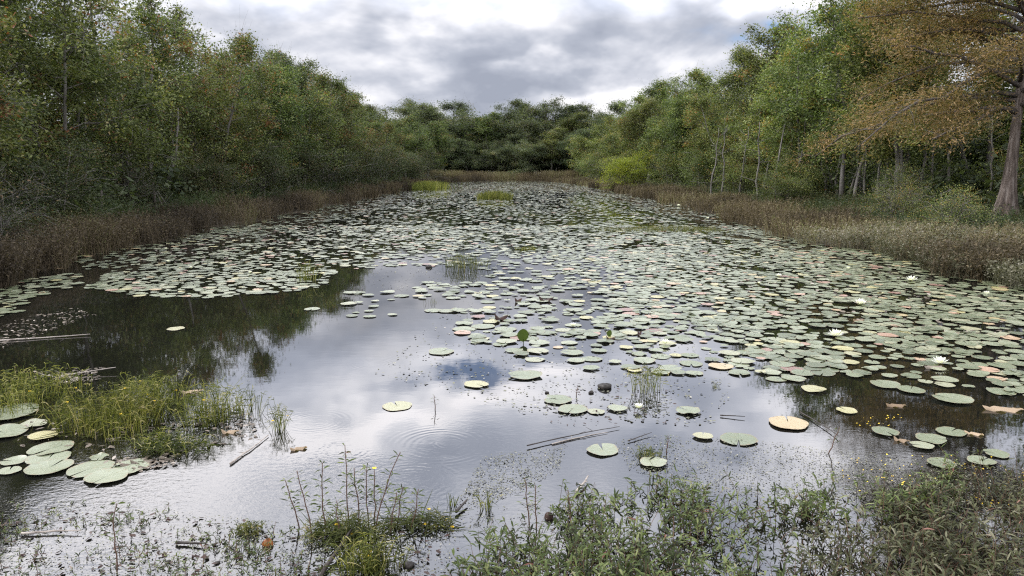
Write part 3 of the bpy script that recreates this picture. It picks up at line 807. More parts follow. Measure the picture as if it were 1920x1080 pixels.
bank_plants('twiggy_scrub', 'grey seeding scrub on the near right bank', 34000, fr_(0, 7), 10, 21, M['scrub_grey'], .25, .65, 46, 9, .06, .006, 1.0, .8)
def far_x(y, r): return r.uniform(-13, 13, len(y))
bank_plants('marsh_reeds', 'pale brown reed belt across the far end of the pond', 16000, far_x, 97, 103, M['reed'], .9, 1.5, 47, 3, .12, .010, 1.0, .6)
def reed_patch(name, label, cx, cy, rx, ry, n, h0, h1, mat, seed, wd=.012):
    bank_plants(name, label, n, lambda y, r: cx + rx * r.normal(size=len(y)) * .5, cy - ry, cy + ry, M[mat], h0, h1, seed, 2, .1, wd, 1.0, .6)
p = at(800, 356); reed_patch('reed_patch', 'bright green reeds at the far left water edge', p[0], p[1], 1.9, 3.0, 2600, .5, .9, 'grass', 51)

# ---------------------------------------------------------------- lily pads
def pads_mesh(mb, cx, cy, r, z, tint, seg=14, detail=1.0, gen=None):
    g = gen or rng
    n = len(cx)
    notch = g.uniform(.02, .13, n)
    rot = g.uniform(0, 6.28, n)
    t = np.linspace(0, 1, seg)
    th = rot[:, None] + notch[:, None] + (2 * math.pi - 2 * notch[:, None]) * t
    rr = r[:, None] * (1 + .045 * np.sin(th * 2 + g.uniform(0, 6, (n, 1))) + .03 * np.sin(th * 5 + g.uniform(0, 6, (n, 1))) + g.normal(0, .012, (n, seg)))
    # notch lips are rounded
    rr[:, 0] *= .94; rr[:, -1] *= .94
    tx, ty = g.normal(0, .030, n)[:, None], g.normal(0, .030, n)[:, None]
    x = rr * np.cos(th); y = rr * np.sin(th)
    curl = (np.maximum(0, np.sin(th * g.integers(1, 4, (n, 1)) + g.uniform(0, 6, (n, 1)))) ** 3) * g.gamma(.7, .012, (n, 1)) * .6
    curl = np.minimum(curl, .014)
    zr = z[:, None] + .002 + np.abs(tx * x + ty * y) + curl
    xm, ym = x * .72, y * .72
    zm = z[:, None] + .003 + np.abs(tx * xm + ty * ym)
    C = np.stack([np.stack([cx, cy, z + .001], -1)], 1)
    Rm = np.stack([cx[:, None] + xm, cy[:, None] + ym, zm], -1)
    Ro = np.stack([cx[:, None] + x, cy[:, None] + y, zr], -1)
    V = np.concatenate([C, Rm, Ro], 1)                       # 1+2*seg
    m_ = 1 + 2 * seg
    cs, sn = np.cos(th - rot[:, None]), np.sin(th - rot[:, None])
    luv = np.concatenate([np.zeros((n, 1, 3)), np.stack([cs * .72, sn * .72, cs * 0], -1), np.stack([cs, sn, cs * 0], -1)], 1)
    b = (np.arange(n) * m_)[:, None]
    i = np.arange(seg - 1)[None]
    tri = np.stack([b + 0 * i, b + 1 + i, b + 2 + i], -1).reshape(-1, 3)
    qd = np.stack([b + 1 + i, b + 1 + seg + i, b + 2 + seg + i, b + 2 + i], -1).reshape(-1, 4)
    mb.add(V.reshape(-1, 3), [tri, qd], np.repeat(tint, m_), luv.reshape(-1, 3))

def inpoly(px, py, poly):
    c = False; j = len(poly) - 1
    for i in range(len(poly)):
        xi, yi = poly[i]; xj, yj = poly[j]
        if (yi > py) != (yj > py) and px < (xj - xi) * (py - yi) / (yj - yi) + xi: c = not c
        j = i
    return c
# outlines of the pad rafts, planned on the photograph and then cast onto the water
RAFT = [(905, 470), (2100, 470), (2200, 790), (1900, 745), (1700, 715), (1560, 705), (1450, 715), (1330, 690), (1200, 662), (1120, 610), (1150, 560), (1040, 505)]
LOOSE = [(850, 610), (870, 585), (930, 560), (900, 500), (1040, 505), (1150, 560), (1120, 610), (1200, 662), (1330, 690), (1300, 705), (1080, 690), (985, 672), (880, 640)]
LEFTR = [(160, 540), (215, 508), (330, 500), (450, 488), (570, 494), (640, 505), (590, 545), (480, 552), (380, 562), (240, 555)]
EDGE = [(-200, 540), (0, 528), (150, 512), (150, 535), (60, 560), (30, 590), (-200, 620)]
BAND = [(560, 470), (760, 470), (730, 500), (650, 508), (590, 500)]
BAND2 = [(640, 545), (760, 550), (740, 600), (640, 595)]
def pad_density(px, py, x, y):
    g = .5 + .5 * math.sin(x * 1.1 + 2 * math.sin(y * .35)) * math.sin(y * .55 + x * .3)
    g2 = math.sin(x * 2.7 + 2.2 * math.sin(y * .8)) * math.sin(y * 1.15 + 1.4 * math.sin(x * .9))
    hole = g2 < -.30
    if py < 470:
        d = .50 + .30 * g
        if px < 640:                       # black water in the shade of the left bank
            t = min(max((py - (455 - px * .095)) / 40, 0), 1)
            d *= 1 - .72 * t
        if 620 < px < 1000: d *= 1 - .55 * min(max((py - 425) / 45, 0), 1)
        if px > 1330 and py > 405: d *= .8
        return .72 * d * (.25 if hole else 1)
    if inpoly(px, py, RAFT):
        # pads thin out towards the bright middle water
        e = min(max((px - (900 + max(py - 480, 0) * .9)) / 330, 0), 1)
        d = (.15 + .62 * e) * (.75 + .4 * g)
        return d * (.35 if hole and px > 1250 else 1)
    if inpoly(px, py, LOOSE): return .10 + .08 * g
    if inpoly(px, py, LEFTR): return .45 if py > 512 else .22
    if inpoly(px, py, EDGE): return .35
    if inpoly(px, py, BAND): return .16
    if inpoly(px, py, BAND2): return .07
    if 640 < px < 1000 and py < 500: return .10
    if 780 < px < 930 and 530 < py < 560: return .2
    if py < 505 and px < 560: return .14
    return .0
pr = random.Random(99)
cells = {}
CS = .4
pads = []
def try_pad(x, y, r, overlap=.80, tint=None):
    overlap = overlap if overlap < .5 else overlap * (.62 if math.sin(x * 2.3 + 1.7 * math.sin(y * 1.1)) * math.sin(y * 1.3 + x) > .15 else 1.0)
    ci, cj = int(x // CS), int(y // CS)
    for a in (-1, 0, 1):
        for b in (-1, 0, 1):
            for (u, v, s_) in cells.get((ci + a, cj + b), ()):
                if (u - x) ** 2 + (v - y) ** 2 < ((r + s_) * overlap) ** 2: return False
    cells.setdefault((ci, cj), []).append((x, y, r))
    pads.append([x, y, r, tint if tint is not None else (pr.betavariate(1.5, 1.5) * .80 if pr.random() > .13 else pr.uniform(.78, 1.0)), None])
    return True
# the pads that can be told apart: pixel, width in the photograph, look, label
OWN = [
    (985, 705, 62, .45, 'large single green pad beside the patch of reflected blue sky'),
    (893, 722, 46, .86, 'small yellowing pad among the bright cloud reflection'),
    (745, 762, 56, .84, 'yellow green pad alone on open water, left of the forked weed'),
    (1046, 751, 54, .40, 'pad with a dark speck, farther of two left of the near sedge tuft'),
    (1074, 769, 56, .50, 'flat green pad just in front of the one with a dark speck'),
    (1118, 773, 32, .78, 'small pale pad touching the tip of the two green pads'),
    (1158, 768, 36, .70, 'pale pad at the foot of the near sedge tuft'),
    (1290, 772, 46, .50, 'pad partly lifted by a dark twig, right of the near sedge tuft'),
    (1385, 825, 68, .30, 'dark edged green pad with clear veins, alone on pale water'),
    (1318, 820, 36, .84, 'small mottled yellow pad left of the dark edged green pad'),
    (1478, 795, 74, .93, 'large pinkish yellow dying pad'),
    (1130, 845, 60, .55, 'round pale pad near the long floating stick'),
    (1225, 870, 50, .72, 'worn pale pad among floating specks'),
    (1660, 812, 48, .28, 'clean green pad left of three on dark water'),
    (1745, 826, 55, .42, 'green pad in the middle of the dark near corner'),
    (1783, 811, 52, .36, 'green pad behind the middle one in the dark near corner'),
    (1728, 838, 40, .74, 'dull greyish pad touching the middle green pad'),
    (1868, 852, 44, .40, 'small green pad near the right edge above the specks'),
    (1765, 870, 52, .32, 'green pad at the border of the yellow specked weed'),
    (1840, 867, 48, .48, 'green pad beside the last one at the border of the weed'),
    (1785, 750, 66, .52, 'big notched green pad in front of the raft'),
    (1708, 733, 48, .38, 'small green pad close to the front of the raft'),
    (1660, 722, 54, .44, 'oval green pad at the front edge of the raft'),
    (1587, 771, 38, .88, 'torn yellow pad on dark water in front of the raft'),
    (1526, 731, 46, .86, 'brownish yellow pad at the tree reflection'),
    (1640, 757, 1, .5, ''),
    (96, 843, 74, .56, 'upper of three overlapping pale pads in front of the sedge'),
    (92, 861, 76, .62, 'middle of three overlapping pale pads in front of the sedge'),
    (92, 879, 78, .58, 'lowest of three overlapping pale pads in front of the sedge'),
    (170, 881, 80, .55, 'largest pale pad left of the folded pair'),
    (240, 878, 72, .60, 'pale pad with an open notch in front of the sedge'),
    (200, 896, 74, .66, 'worn pad lying half under the pale pads'),
    (25, 866, 44, .62, 'small pale pad beside the three overlapping ones'),
    (186, 861, 34, .45, 'tiny pad in the dark water in front of the sedge'),
    (18, 884, 40, .70, 'ragged pale pad at the left edge'),
    (20, 776, 96, .60, 'large grey pad under the near sedge edge'),
    (8, 812, 80, .52, 'large cut off green pad at the left edge'),
    (62, 797, 50, .76, 'curling pale pad against the sedge'),
    (82, 820, 50, .90, 'pad with a yellow corner against the sedge'),
    (827, 660, 50, .55, 'lone pad with dark curled ends on open water'),
    (812, 583, 34, .50, 'left pad of a small row on open water'),
    (838, 584, 34, .55, 'middle pad of a small row on open water'),
    (860, 583, 34, .48, 'right pad of a small row on open water'),
    (860, 579, 1, .5, ''),
    (870, 618, 44, .6, 'left pad of the group near the brown curled leaf'),
    (906, 613, 44, .5, 'middle pad of the group near the brown curled leaf'),
    (948, 618, 40, .55, 'right pad of the group near the brown curled leaf'),
    (1080, 677, 34, .65, 'small pale pad between the open water and the raft'),
    (585, 580, 30, .6, 'lone pad on the dark tree reflection'),
    (330, 617, 32, .85, 'worn pad alone on the dark reflection of the left trees'),
]
own_n = 0
for px, py, wpx, tnt, lab in OWN:
    if wpx < 5: continue
    c = at(px, py); dist = math.sqrt(c[0] ** 2 + c[1] ** 2 + CAM_H ** 2)
    r = wpx * (c[1] * math.cos(PITCH) + CAM_H * math.sin(PITCH)) / F_PX / 2
    if try_pad(c[0], c[1], r, .35, tnt):
        pads[-1][4] = lab
for k in range(120000):
    v = pr.random()
    y = 5.0 + (97 - 5.0) * v ** 1.0 if k > 60000 else 5.0 + 22 * v
    x = pr.uniform(-11, 11)
    if x < shore_l(y) - .1 or x > shore_r(y) + .1: continue
    px, py = proj(x, y)
    if px < -120 or px > 2040: continue
    if pr.random() > pad_density(px, py, x, y): continue
    try_pad(x, y, (.045 + .09 * pr.random() ** .8) * (1.0 if y < 14 else .95), pr.uniform(.55, .92) if y > 9 else .84)
A = np.array([p[:4] for p in pads])
PX, PY = proj(A[:, 0], A[:, 1])
depth = A[:, 1]
size = np.where((PX > -20) & (PX < 1940), A[:, 2] ** 1 * F_PX / depth * np.sqrt(CAM_H / depth), 0)
for i, p in enumerate(pads):
    if p[4]: size[i] += 1e3
order = np.argsort(-size)
near, rest = order[:296], order[296:]
zr = np.random.default_rng(12)
mb = MB()
rest = np.array(rest)
d1 = rest[depth[rest] < 25]; d2 = rest[depth[rest] >= 25]
pads_mesh(mb, A[d1, 0], A[d1, 1], A[d1, 2], zr.uniform(.003, .016, len(d1)), A[d1, 3], 13, gen=zr)
pads_mesh(mb, A[d2, 0], A[d2, 1], A[d2, 2], zr.uniform(.003, .02, len(d2)), A[d2, 3], 9, gen=zr)
tag(mb.obj('lily_pads', M['pad']), 'dense raft of small far lily pads covering the pond', kind='stuff')
def pad_group(px, py, t):
    tone = 'pale grey green' if t > .55 else 'green'
    if t > .80: tone = 'yellowing or reddish'
    if px < 640: where = 'afloat on the dark water near the left bank'
    elif px < 1180: where = 'scattered over the bright middle water'
    elif px < 1500: where = 'crowded where the raft meets bright water'
    else: where = 'crowded on dark water before the right bank'
    return f'round {tone} lily pad {where}', f'{tone} lily pads {where}'
for i in near:
    x, y, r, t, lab = pads[i]
    m1 = MB()
    pads_mesh(m1, np.array([0.]), np.array([0.]), np.array([r]), np.array([0.0]), np.array([t]), 30, gen=zr)
    o = m1.obj('lily_pad', M['pad'], smooth=True)
    o.location = (x, y, float(zr.uniform(.003, .016)))
    if lab: tag(o, lab, 'lily pad')
    else:
        l, g_ = pad_group(PX[i], PY[i], t)
        tag(o, l, 'lily pad', g_)
print('PADS', len(pads))

# ---------------------------------------------------------------- raised and curled leaves
def curled(px, py, w_px, kind, label, rz=0.0, mat='debris', h=.09):
    p = at(px, py)
    sc_ = (p[1] * math.cos(PITCH) + CAM_H * math.sin(PITCH)) / F_PX
    r = w_px * sc_ / 2 * (.8 if kind == 'folded' else 1)
    if kind == 'folded' and mat != 'dead_dark': h *= .55
    e = MB()
    n, m_ = 14, 10
    u = np.linspace(-1, 1, n)[:, None]; v = np.linspace(-1, 1, m_)[None]
    if kind == 'upright':       # a leaf blade standing on its stalk, slightly cupped
        a = np.linspace(0, 2 * math.pi, 26, endpoint=False)
        ring = [np.array([[0, 0, h + r * 1.1]])]
        for f in (.5, 1.0):
            xx = r * f * np.sin(a); zz = r * 1.15 * f * (-np.cos(a)) * (1 - .15 * np.abs(np.sin(a)))
            ring.append(np.stack([xx, .22 * r * np.abs(np.sin(a)) ** 1.2 * f + .03 * np.cos(3 * a) * f * r, h + r * 1.1 + zz], -1))
        V = np.concatenate(ring); s_ = 26; k = np.arange(s_)
        e.add(V, [np.stack([k * 0, 1 + k, 1 + (k + 1) % s_], -1), np.stack([1 + k, 1 + s_ + k, 1 + s_ + (k + 1) % s_, 1 + (k + 1) % s_], -1)], .35)
        curves(e, [[0, 0, -.05]], [[.05, 0, 1]], [h + .08], [.012], 3, prof=[1, 1, 1, 1], round_=True, tint=.2)
    elif kind == 'folded':      # half rolled dead leaf arching out of the water
        X_ = r * u * (1 - .25 * v ** 2) + 0 * v
        Y_ = r * .45 * v * np.sqrt(np.maximum(0, 1 - u ** 2 * .9)) + 0 * u
        Z_ = h * (1 - .8 * np.abs(v) ** 1.6) * (.35 + .65 * np.abs(u) ** 1.3) + .012 * np.sin(5 * u + 3 * v)
        V = np.stack([X_, Y_, Z_], -1).reshape(-1, 3)
        i = np.arange(n - 1)[:, None] * m_; j = np.arange(m_ - 1)[None]
        e.add(V, np.stack([i + j, i + j + 1, i + m_ + j + 1, i + m_ + j], -1).reshape(-1, 4), np.random.default_rng(px).uniform(.1, .9))
    o = e.obj('curled_leaf', M[mat], smooth=True)
    o.location = p; o.rotation_euler = (0, 0, rz)
    if mat != 'pad':
        pass
    tag(o, label, 'leaf')
M['leaf_dark'] = foliage_mat('deep_green_blade', [(0, G(.03, .045, .012)), (1, G(.10, .14, .03))], hue=0, val=0, rough=.35)
M['dead_dark'] = foliage_mat('dark_dead_leaf', [(0, G(.025, .016, .013)), (1, G(.085, .05, .04))], trans=.1, hue=0, val=0, rough=.4)
M['dead_tan'] = foliage_mat('tan_dead_leaf', [(0, G(.20, .14, .09)), (1, G(.46, .35, .24))], trans=.2, hue=0, val=0, rough=.5)
curled(981, 645, 22, 'upright', 'single deep green lily leaf standing upright above the water', .2, 'leaf_dark', .03)
curled(1143, 633, 12, 'upright', 'small green lily leaf standing up among brown ones', .5, 'leaf_dark', .01)
curled(1024, 565, 36, 'folded', 'dark boat shaped dead leaf arching over the pads', -.1, 'dead_dark', .08)
curled(972, 566, 20, 'folded', 'small dark pointed leaf left of the boat shaped one', .5, 'dead_dark', .07)
curled(940, 600, 34, 'folded', 'dark brown curled leaf at the edge of the loose pads', .3, 'dead_dark', .09)
curled(1145, 638, 22, 'folded', 'reddish brown folded leaf beside the small upright green leaf', .1, 'dead_dark', .05)
curled(1199, 628, 16, 'folded', 'small dark brown curled leaf tip in the raft', .8, 'dead_dark', .06)
curled(1680, 762, 48, 'folded', 'long rolled tan leaf floating on dark water', .0, 'dead_tan', .035)
curled(1690, 828, 34, 'folded', 'short tan curled leaf between the green pads', -.6, 'dead_tan', .05)
curled(1826, 815, 40, 'folded', 'thin pinkish rolled leaf right of the green pads', -.5, 'dead_tan', .03)
curled(1880, 769, 90, 'folded', 'long tan rolled leaf at the right edge', -.15, 'dead_tan', .05)
curled(1610, 602, 30, 'folded', 'rolled pinkish leaf among the raft pads', .1, 'dead_tan', .04)
curled(1750, 690, 1 + 50, 'folded', 'reddish folded leaf beside the front white flower', .2, 'debris', .04)
curled(360, 736, 52, 'folded', 'pale rolled leaf beside the right end of the sedge', .35, 'dead_tan', .05)
curled(432, 812, 40, 'folded', 'yellowish curled leaf floating below the sedge', .2, 'dead_tan', .05)
curled(560, 843, 40, 'folded', 'pale twisted leaf on the water near the yellow flower', .4, 'dead_tan', .03)
curled(270, 868, 60, 'folded', 'dead pale leaf beyond the notched pad', .15, 'debris', .03)

# ---------------------------------------------------------------- white water lilies
def lily(px, py, w_px, label, closed=.0):
    p = at(px, py + w_px * .1)
    r = w_px * (p[1] * math.cos(PITCH) + CAM_H * math.sin(PITCH)) / F_PX / 2
    r = max(r, .04)
    root = empty('water_lily', (p[0], p[1], .025), random.uniform(0, 6))
    mb = MB(); st = MB()
    for ringi, (n, el, ln) in enumerate([(8, .18, 1.0), (8, .5, .98), (7, .85, .88), (5, 1.15, .72)]):
        for k in range(n):
            a = 2 * math.pi * (k + .5 * (ringi % 2)) / n + random.uniform(-.08, .08)
            e_ = el + closed * (1.25 - el) + random.uniform(-.06, .06)
            d = np.array([math.cos(a) * math.cos(e_), math.sin(a) * math.cos(e_), math.sin(e_)])
            curves(mb, [[math.cos(a) * r * .08, math.sin(a) * r * .08, 0]], [d], [r * ln], [r * .34], 4, bend=[[0, 0, .12 * (1 - closed)]], prof=[.35, .9, 1, .7, .05], side=np.array([[-d[1] * 0, 0, 1.0]]) if abs(d[2]) < .98 else None, tint=random.random())
    for k in range(26):
        a = random.uniform(0, 6.28); e_ = random.uniform(.7, 1.5)
        d = [math.cos(a) * math.cos(e_), math.sin(a) * math.cos(e_), math.sin(e_)]
        curves(st, [[0, 0, 0]], [d], [r * .34], [r * .05], 2, prof=[1, 1, .6], round_=True, tint=random.random())
    mb.obj('petals', M['petal'], root); st.obj('stamens', M['stamen'], root)
    tag(root, label, 'flower')
for a in [(1762, 682, 30, 'white water lily nearest the viewer, beside a reddish folded leaf'), (1566, 630, 30, 'spiky white water lily floating before the pale rolled leaf'), (1613, 570, 24, 'white water lily with its mirror image in a dark gap of the raft'), (1709, 526, 22, 'white water lily below the grey scrub of the right bank'),
          (1849, 554, 16, 'half closed white lily bud beside reeds at the right bank', .7), (1247, 646, 20, 'cream water lily on the raft edge over bright water', .3), (1074, 614, 16, 'half open white lily among loose pads in mid water', .5), (1197, 768, 22, 'pale cream lily bud in front of the near sedge tuft', .4),
          (381, 434, 8, 'tiny round white lily against the left bank reeds', .5), (316, 492, 9, 'white lily nearest the left bank, over black water', .3), (358, 504, 10, 'white lily beside the left pad cluster', .2), (469, 513, 10, 'white lily on the right part of the left pad cluster', .3),
          (311, 468, 8, 'small white lily farther along the left bank shadow', .2), (1460, 519, 13, 'small white lily deep in the raft', .2), (1590, 505, 10, 'small white lily close to the right bank reeds', .4), (1423, 533, 9, 'faint white lily beside a yellowing pad in the raft', .4),
          (1272, 386, 8, 'tiny white lily far off on the right', .2), (1188, 408, 8, 'tiny white lily far off in the middle of the raft', .3), (682, 462, 7, 'tiny lily at the far left edge of open water', .6), (1327, 410, 7, 'tiny white lily far off near the right reeds', .3)]:
    lily(*a)

# ---------------------------------------------------------------- sedge clumps and tufts
def clump(name, label, cat, px, py, rx, ry, n, h0, h1, seed, mat='grass', top=True, group=None, stemw=.0045, whorl=3, wl=.075, lean=.12, flowers=0, thatch=0, arch=0):
    p = at(px, py)
    r = np.random.default_rng(seed)
    root = empty(name, (p[0], p[1], 0))
    a = r.uniform(0, 6.28, n); q = np.sqrt(r.uniform(size=n))
    ex = 1 + .25 * np.sin(3 * a + seed) + .15 * np.sin(5 * a)
    x, y = rx * q * ex * np.cos(a), ry * q * ex * np.sin(a)
    H = (h0 + (h1 - h0) * r.uniform(size=n) ** .8) * (1 - .35 * q ** 3)
    global rng
    keep = rng; rng = r
    sm, lm = MB(), MB()
    tint = np.clip(r.beta(1.3, 1.3, n), 0, 1)
    d = np.stack([r.normal(0, lean, n) + .12 * x / rx, r.normal(0, lean, n), np.ones(n)], -1)
    bend = np.stack([r.normal(0, .14, n), r.normal(0, .14, n), -np.abs(r.normal(0, .10, n))], -1)
    C = curves(sm, np.stack([x, y, np.full(n, -.03)], -1), d, H, stemw, 4, bend, [1, .9, .8, .7, .5], tint)
    if whorl:
        idx = np.repeat(np.arange(n), whorl)
        m_ = len(idx)
        u = np.where(r.uniform(size=m_) < .6, 1.0, r.uniform(.45, 1, m_))
        fi = u * 4; i0 = np.minimum(fi.astype(int), 3); f = (fi - i0)[:, None]
        base = C[idx, i0] * (1 - f) + C[idx, i0 + 1] * f
        D = np.stack([r.normal(size=m_), r.normal(size=m_), r.uniform(-.1, 1.3, m_)], -1)
        curves(lm, base, D, r.uniform(.5, 1.2, m_) * wl, .0055, 3, np.stack([0 * u, 0 * u, -r.uniform(.2, .8, m_)], -1), [.8, 1, .7, .1], np.clip(tint[idx] + r.normal(0, .15, m_), 0, 1))
    if thatch:
        tx, ty = rx * r.normal(0, .45, thatch), ry * r.normal(0, .45, thatch)
        curves(lm, np.stack([tx, ty, r.uniform(0, .06, thatch)], -1), np.stack([r.normal(size=thatch), r.normal(size=thatch), r.uniform(-.05, .3, thatch)], -1), r.uniform(.06, .22, thatch), .006, 2, None, [1, .9, .3], r.uniform(.0, .35, thatch))
    if arch:
        am_ = MB(); q_ = r.normal(size=(arch, 2)) * .4
        curves(am_, np.stack([rx * q_[:, 0], ry * q_[:, 1], 0 * q_[:, 0]], -1), np.stack([r.normal(0, .35, arch), r.normal(0, .35, arch), np.ones(arch)], -1), r.uniform(.28, .50, arch), .007, 7,
               np.stack([r.normal(0, .5, arch), r.normal(0, .4, arch), -r.uniform(.25, .8, arch)], -1), [1, 1, .95, .9, .8, .65, .4, .1], r.uniform(.4, 1, arch))
        am_.obj('arching_blades', M[mat], root)
    sm.obj('stems', M[mat], root)
    if lm.n: lm.obj('leaves', M[mat], root)
    for k in range(flowers):
        j = r.integers(0, n)
        fm = MB()
        for b in range(5):
            aa = b * 1.257
            curves(fm, [C[j, 4]], [[math.cos(aa), math.sin(aa), .5]], [.012], [.011], 2, prof=[.4, 1, .5])
        fm.obj('flower', M['stamen'], root)
    rng = keep
    tag(root, label, cat, group)
    return root
clump('sedge_clump', 'largest yellow green sedge clump rising before the left dark reflection', 'sedge', 212, 797, .44, .40, 560, .20, .40, 61, flowers=6, thatch=300, arch=60)
clump('sedge_clump', 'bushy sedge clump cut by the left edge of the view', 'sedge', 28, 752, .52, .50, 470, .16, .36, 62, flowers=5, thatch=240, arch=55)
clump('sedge_clump', 'sedge clump behind and right of the largest one', 'sedge', 282, 768, .28, .30, 240, .24, .40, 63, flowers=2, thatch=120, arch=34)
clump('sedge_clump', 'looser sedge clump at the right end of the green island', 'sedge', 402, 785, .22, .30, 190, .22, .40, 64, flowers=1, thatch=160, arch=26)
clump('sedge_clump', 'low sprawling sedge at the front of the green island', 'sedge', 318, 842, .30, .16, 150, .08, .20, 65, thatch=260, lean=.35)
clump('sedge_tuft', 'thin row of bare green stalks right of the green island', 'sedge', 458, 772, .20, .18, 60, .16, .32, 66, whorl=2, wl=.04)
clump('sedge_tuft', 'narrow green tuft with dark mirror image beside an orange bud', 'sedge', 524, 806, .05, .05, 46, .16, .27, 67, whorl=2, wl=.07, flowers=2)
clump('sedge_tuft', 'airy sedge tuft standing among pads near the cream bud', 'sedge', 1214, 733, .15, .12, 66, .20, .34, 68, whorl=5, wl=.07, flowers=0)
clump('sedge_tuft', 'upright pale grass tuft in the middle of the open water', 'sedge', 872, 503, .42, .32, 150, .20, .42, 69, mat='grass_dull', whorl=2, wl=.12, stemw=.009)
clump('sedge_tuft', 'yellow green tuft in front of the left pad cluster', 'sedge', 575, 527, .16, .16, 70, .25, .50, 70, whorl=2, wl=.12, stemw=.009)
clump('sedge_tuft', 'small dark green sprout on pale water before the raft', 'sedge', 1342, 726, .035, .03, 30, .05, .10, 71, mat='grass_dull', whorl=0)
clump('sedge_clump', 'round grassy islet far out in the middle of the pond', 'sedge', 928, 373, 1.1, 1.8, 1100, .35, .62, 72, whorl=2, wl=.2, stemw=.022)
clump('sedge_clump', 'flat yellowish weed islet before the right reeds', 'sedge', 1245, 432, 2.2, 1.0, 900, .08, .2, 73, mat='grass_dull', whorl=3, wl=.12, stemw=.014, lean=.4)
clump('sedge_tuft', 'tiny green clump at the back edge of the open water', 'sedge', 990, 468, .25, .2, 120, .06, .14, 74, mat='grass', whorl=3, wl=.08, stemw=.01, lean=.4)
clump('sedge_tuft', 'faint thin stalks on open water left of the small pad row', 'sedge', 806, 568, .14, .06, 22, .08, .16, 75, mat='grass_dull', whorl=0, stemw=.004)
clump('sedge_tuft', 'small wet sprout tuft in front of the worn pale pad', 'sedge', 1215, 856, .10, .06, 90, .04, .13, 76, mat='grass_dull', whorl=2, wl=.04)
clump('sedge_tuft', 'yellow green grass tuft at the foot of the tall weeds', 'sedge', 690, 1068, .16, .10, 170, .10, .26, 77, thatch=120, flowers=2, wl=.07, whorl=2)
clump('sedge_tuft', 'mossy grass tuft under the tall weeds at left', 'sedge', 650, 1003, .24, .12, 170, .05, .20, 78, thatch=260, flowers=2, wl=.06, whorl=2, mat='grass_dull')
clump('sedge_tuft', 'low yellow flowered moss patch right of the tall weeds', 'sedge', 790, 985, .22, .08, 120, .03, .12, 79, thatch=160, flowers=6, wl=.03, whorl=4, mat='grass_dull')
clump('sedge_tuft', 'small sprouting tuft left of the orange fruit', 'sedge', 468, 998, .08, .06, 110, .04, .11, 80, wl=.03, whorl=4, mat='grass_dull')
clump('sedge_tuft', 'short grass blades standing alone before the floating specks', 'sedge', 850, 948, .02, .02, 10, .09, .14, 81, whorl=0, stemw=.007)
clump('sedge_tuft', 'grassy sprig among the specks left of the smartweed', 'sedge', 913, 955, .04, .03, 22, .10, .19, 82, whorl=1, wl=.05, stemw=.006)

# tall leafy weeds standing in the shallows, each its own plant
def weed(px, py, H, lean, label, seed, flower=None, nleaf=26, ll=.055, mat='weed', group='tall dark stemmed weeds in the shallows', dark=False):
    p = at(px, py)
    r = np.random.default_rng(seed)
    root = empty('marsh_weed', (p[0], p[1], 0))
    sm, lm = MB(), MB()
    t = np.linspace(0, 1, 9)
    P = np.outer(t, [lean * H, 0, H]) + np.outer(t ** 2, [r.normal(0, .05) * H, 0, 0]) + np.cumsum(r.normal(0, .004, (9, 3)), 0)
    P[0, 2] = -.04
    tube(sm, P, .0038 * (1 - .6 * t) + .0008, 5)
    u = np.sort(r.uniform(.30, 1.0, nleaf)); i0 = np.minimum((u * 8).astype(int), 7); f = (u * 8 - i0)[:, None]
    B = P[i0] * (1 - f) + P[i0 + 1] * f
    a = np.arange(nleaf) * 2.6 + r.uniform(-.4, .4, nleaf)
    D = np.stack([np.cos(a), np.sin(a) * .8, r.uniform(.0, .9, nleaf)], -1)
    Dn = unit(D)
    # short side twigs, each carrying the leaf
    tw = r.uniform(.01, .05, nleaf) * (1.3 - u)
    curves(sm, B, Dn, tw + .004, .0022, 1, None, [1, .8], .3, True)
    curves(lm, B + Dn * tw[:, None], D, ll * r.uniform(.45, 1.15, nleaf), ll * .17, 4, np.stack([0 * u, 0 * u, -r.uniform(.1, .7, nleaf)], -1), [.25, .9, 1, .7, .05], np.clip(r.beta(2, 2.4, nleaf) + (-.25 if dark else 0), 0, 1))
    sm.obj('stem', M['stem_red'], root)
    lm.obj('leaves', M[mat], root)
    if flower:
        fm = MB()
        for b in range(5):
            aa = b * 1.257
            curves(fm, [P[-1] + [0, 0, .004]], [[math.cos(aa), math.sin(aa), .45]], [.016], [.015], 2, prof=[.4, 1, .6], side=np.array([[0, 0, 1.]]))
        fm.obj('flower', M['stamen'], root)
    tag(root, label, 'plant', group)
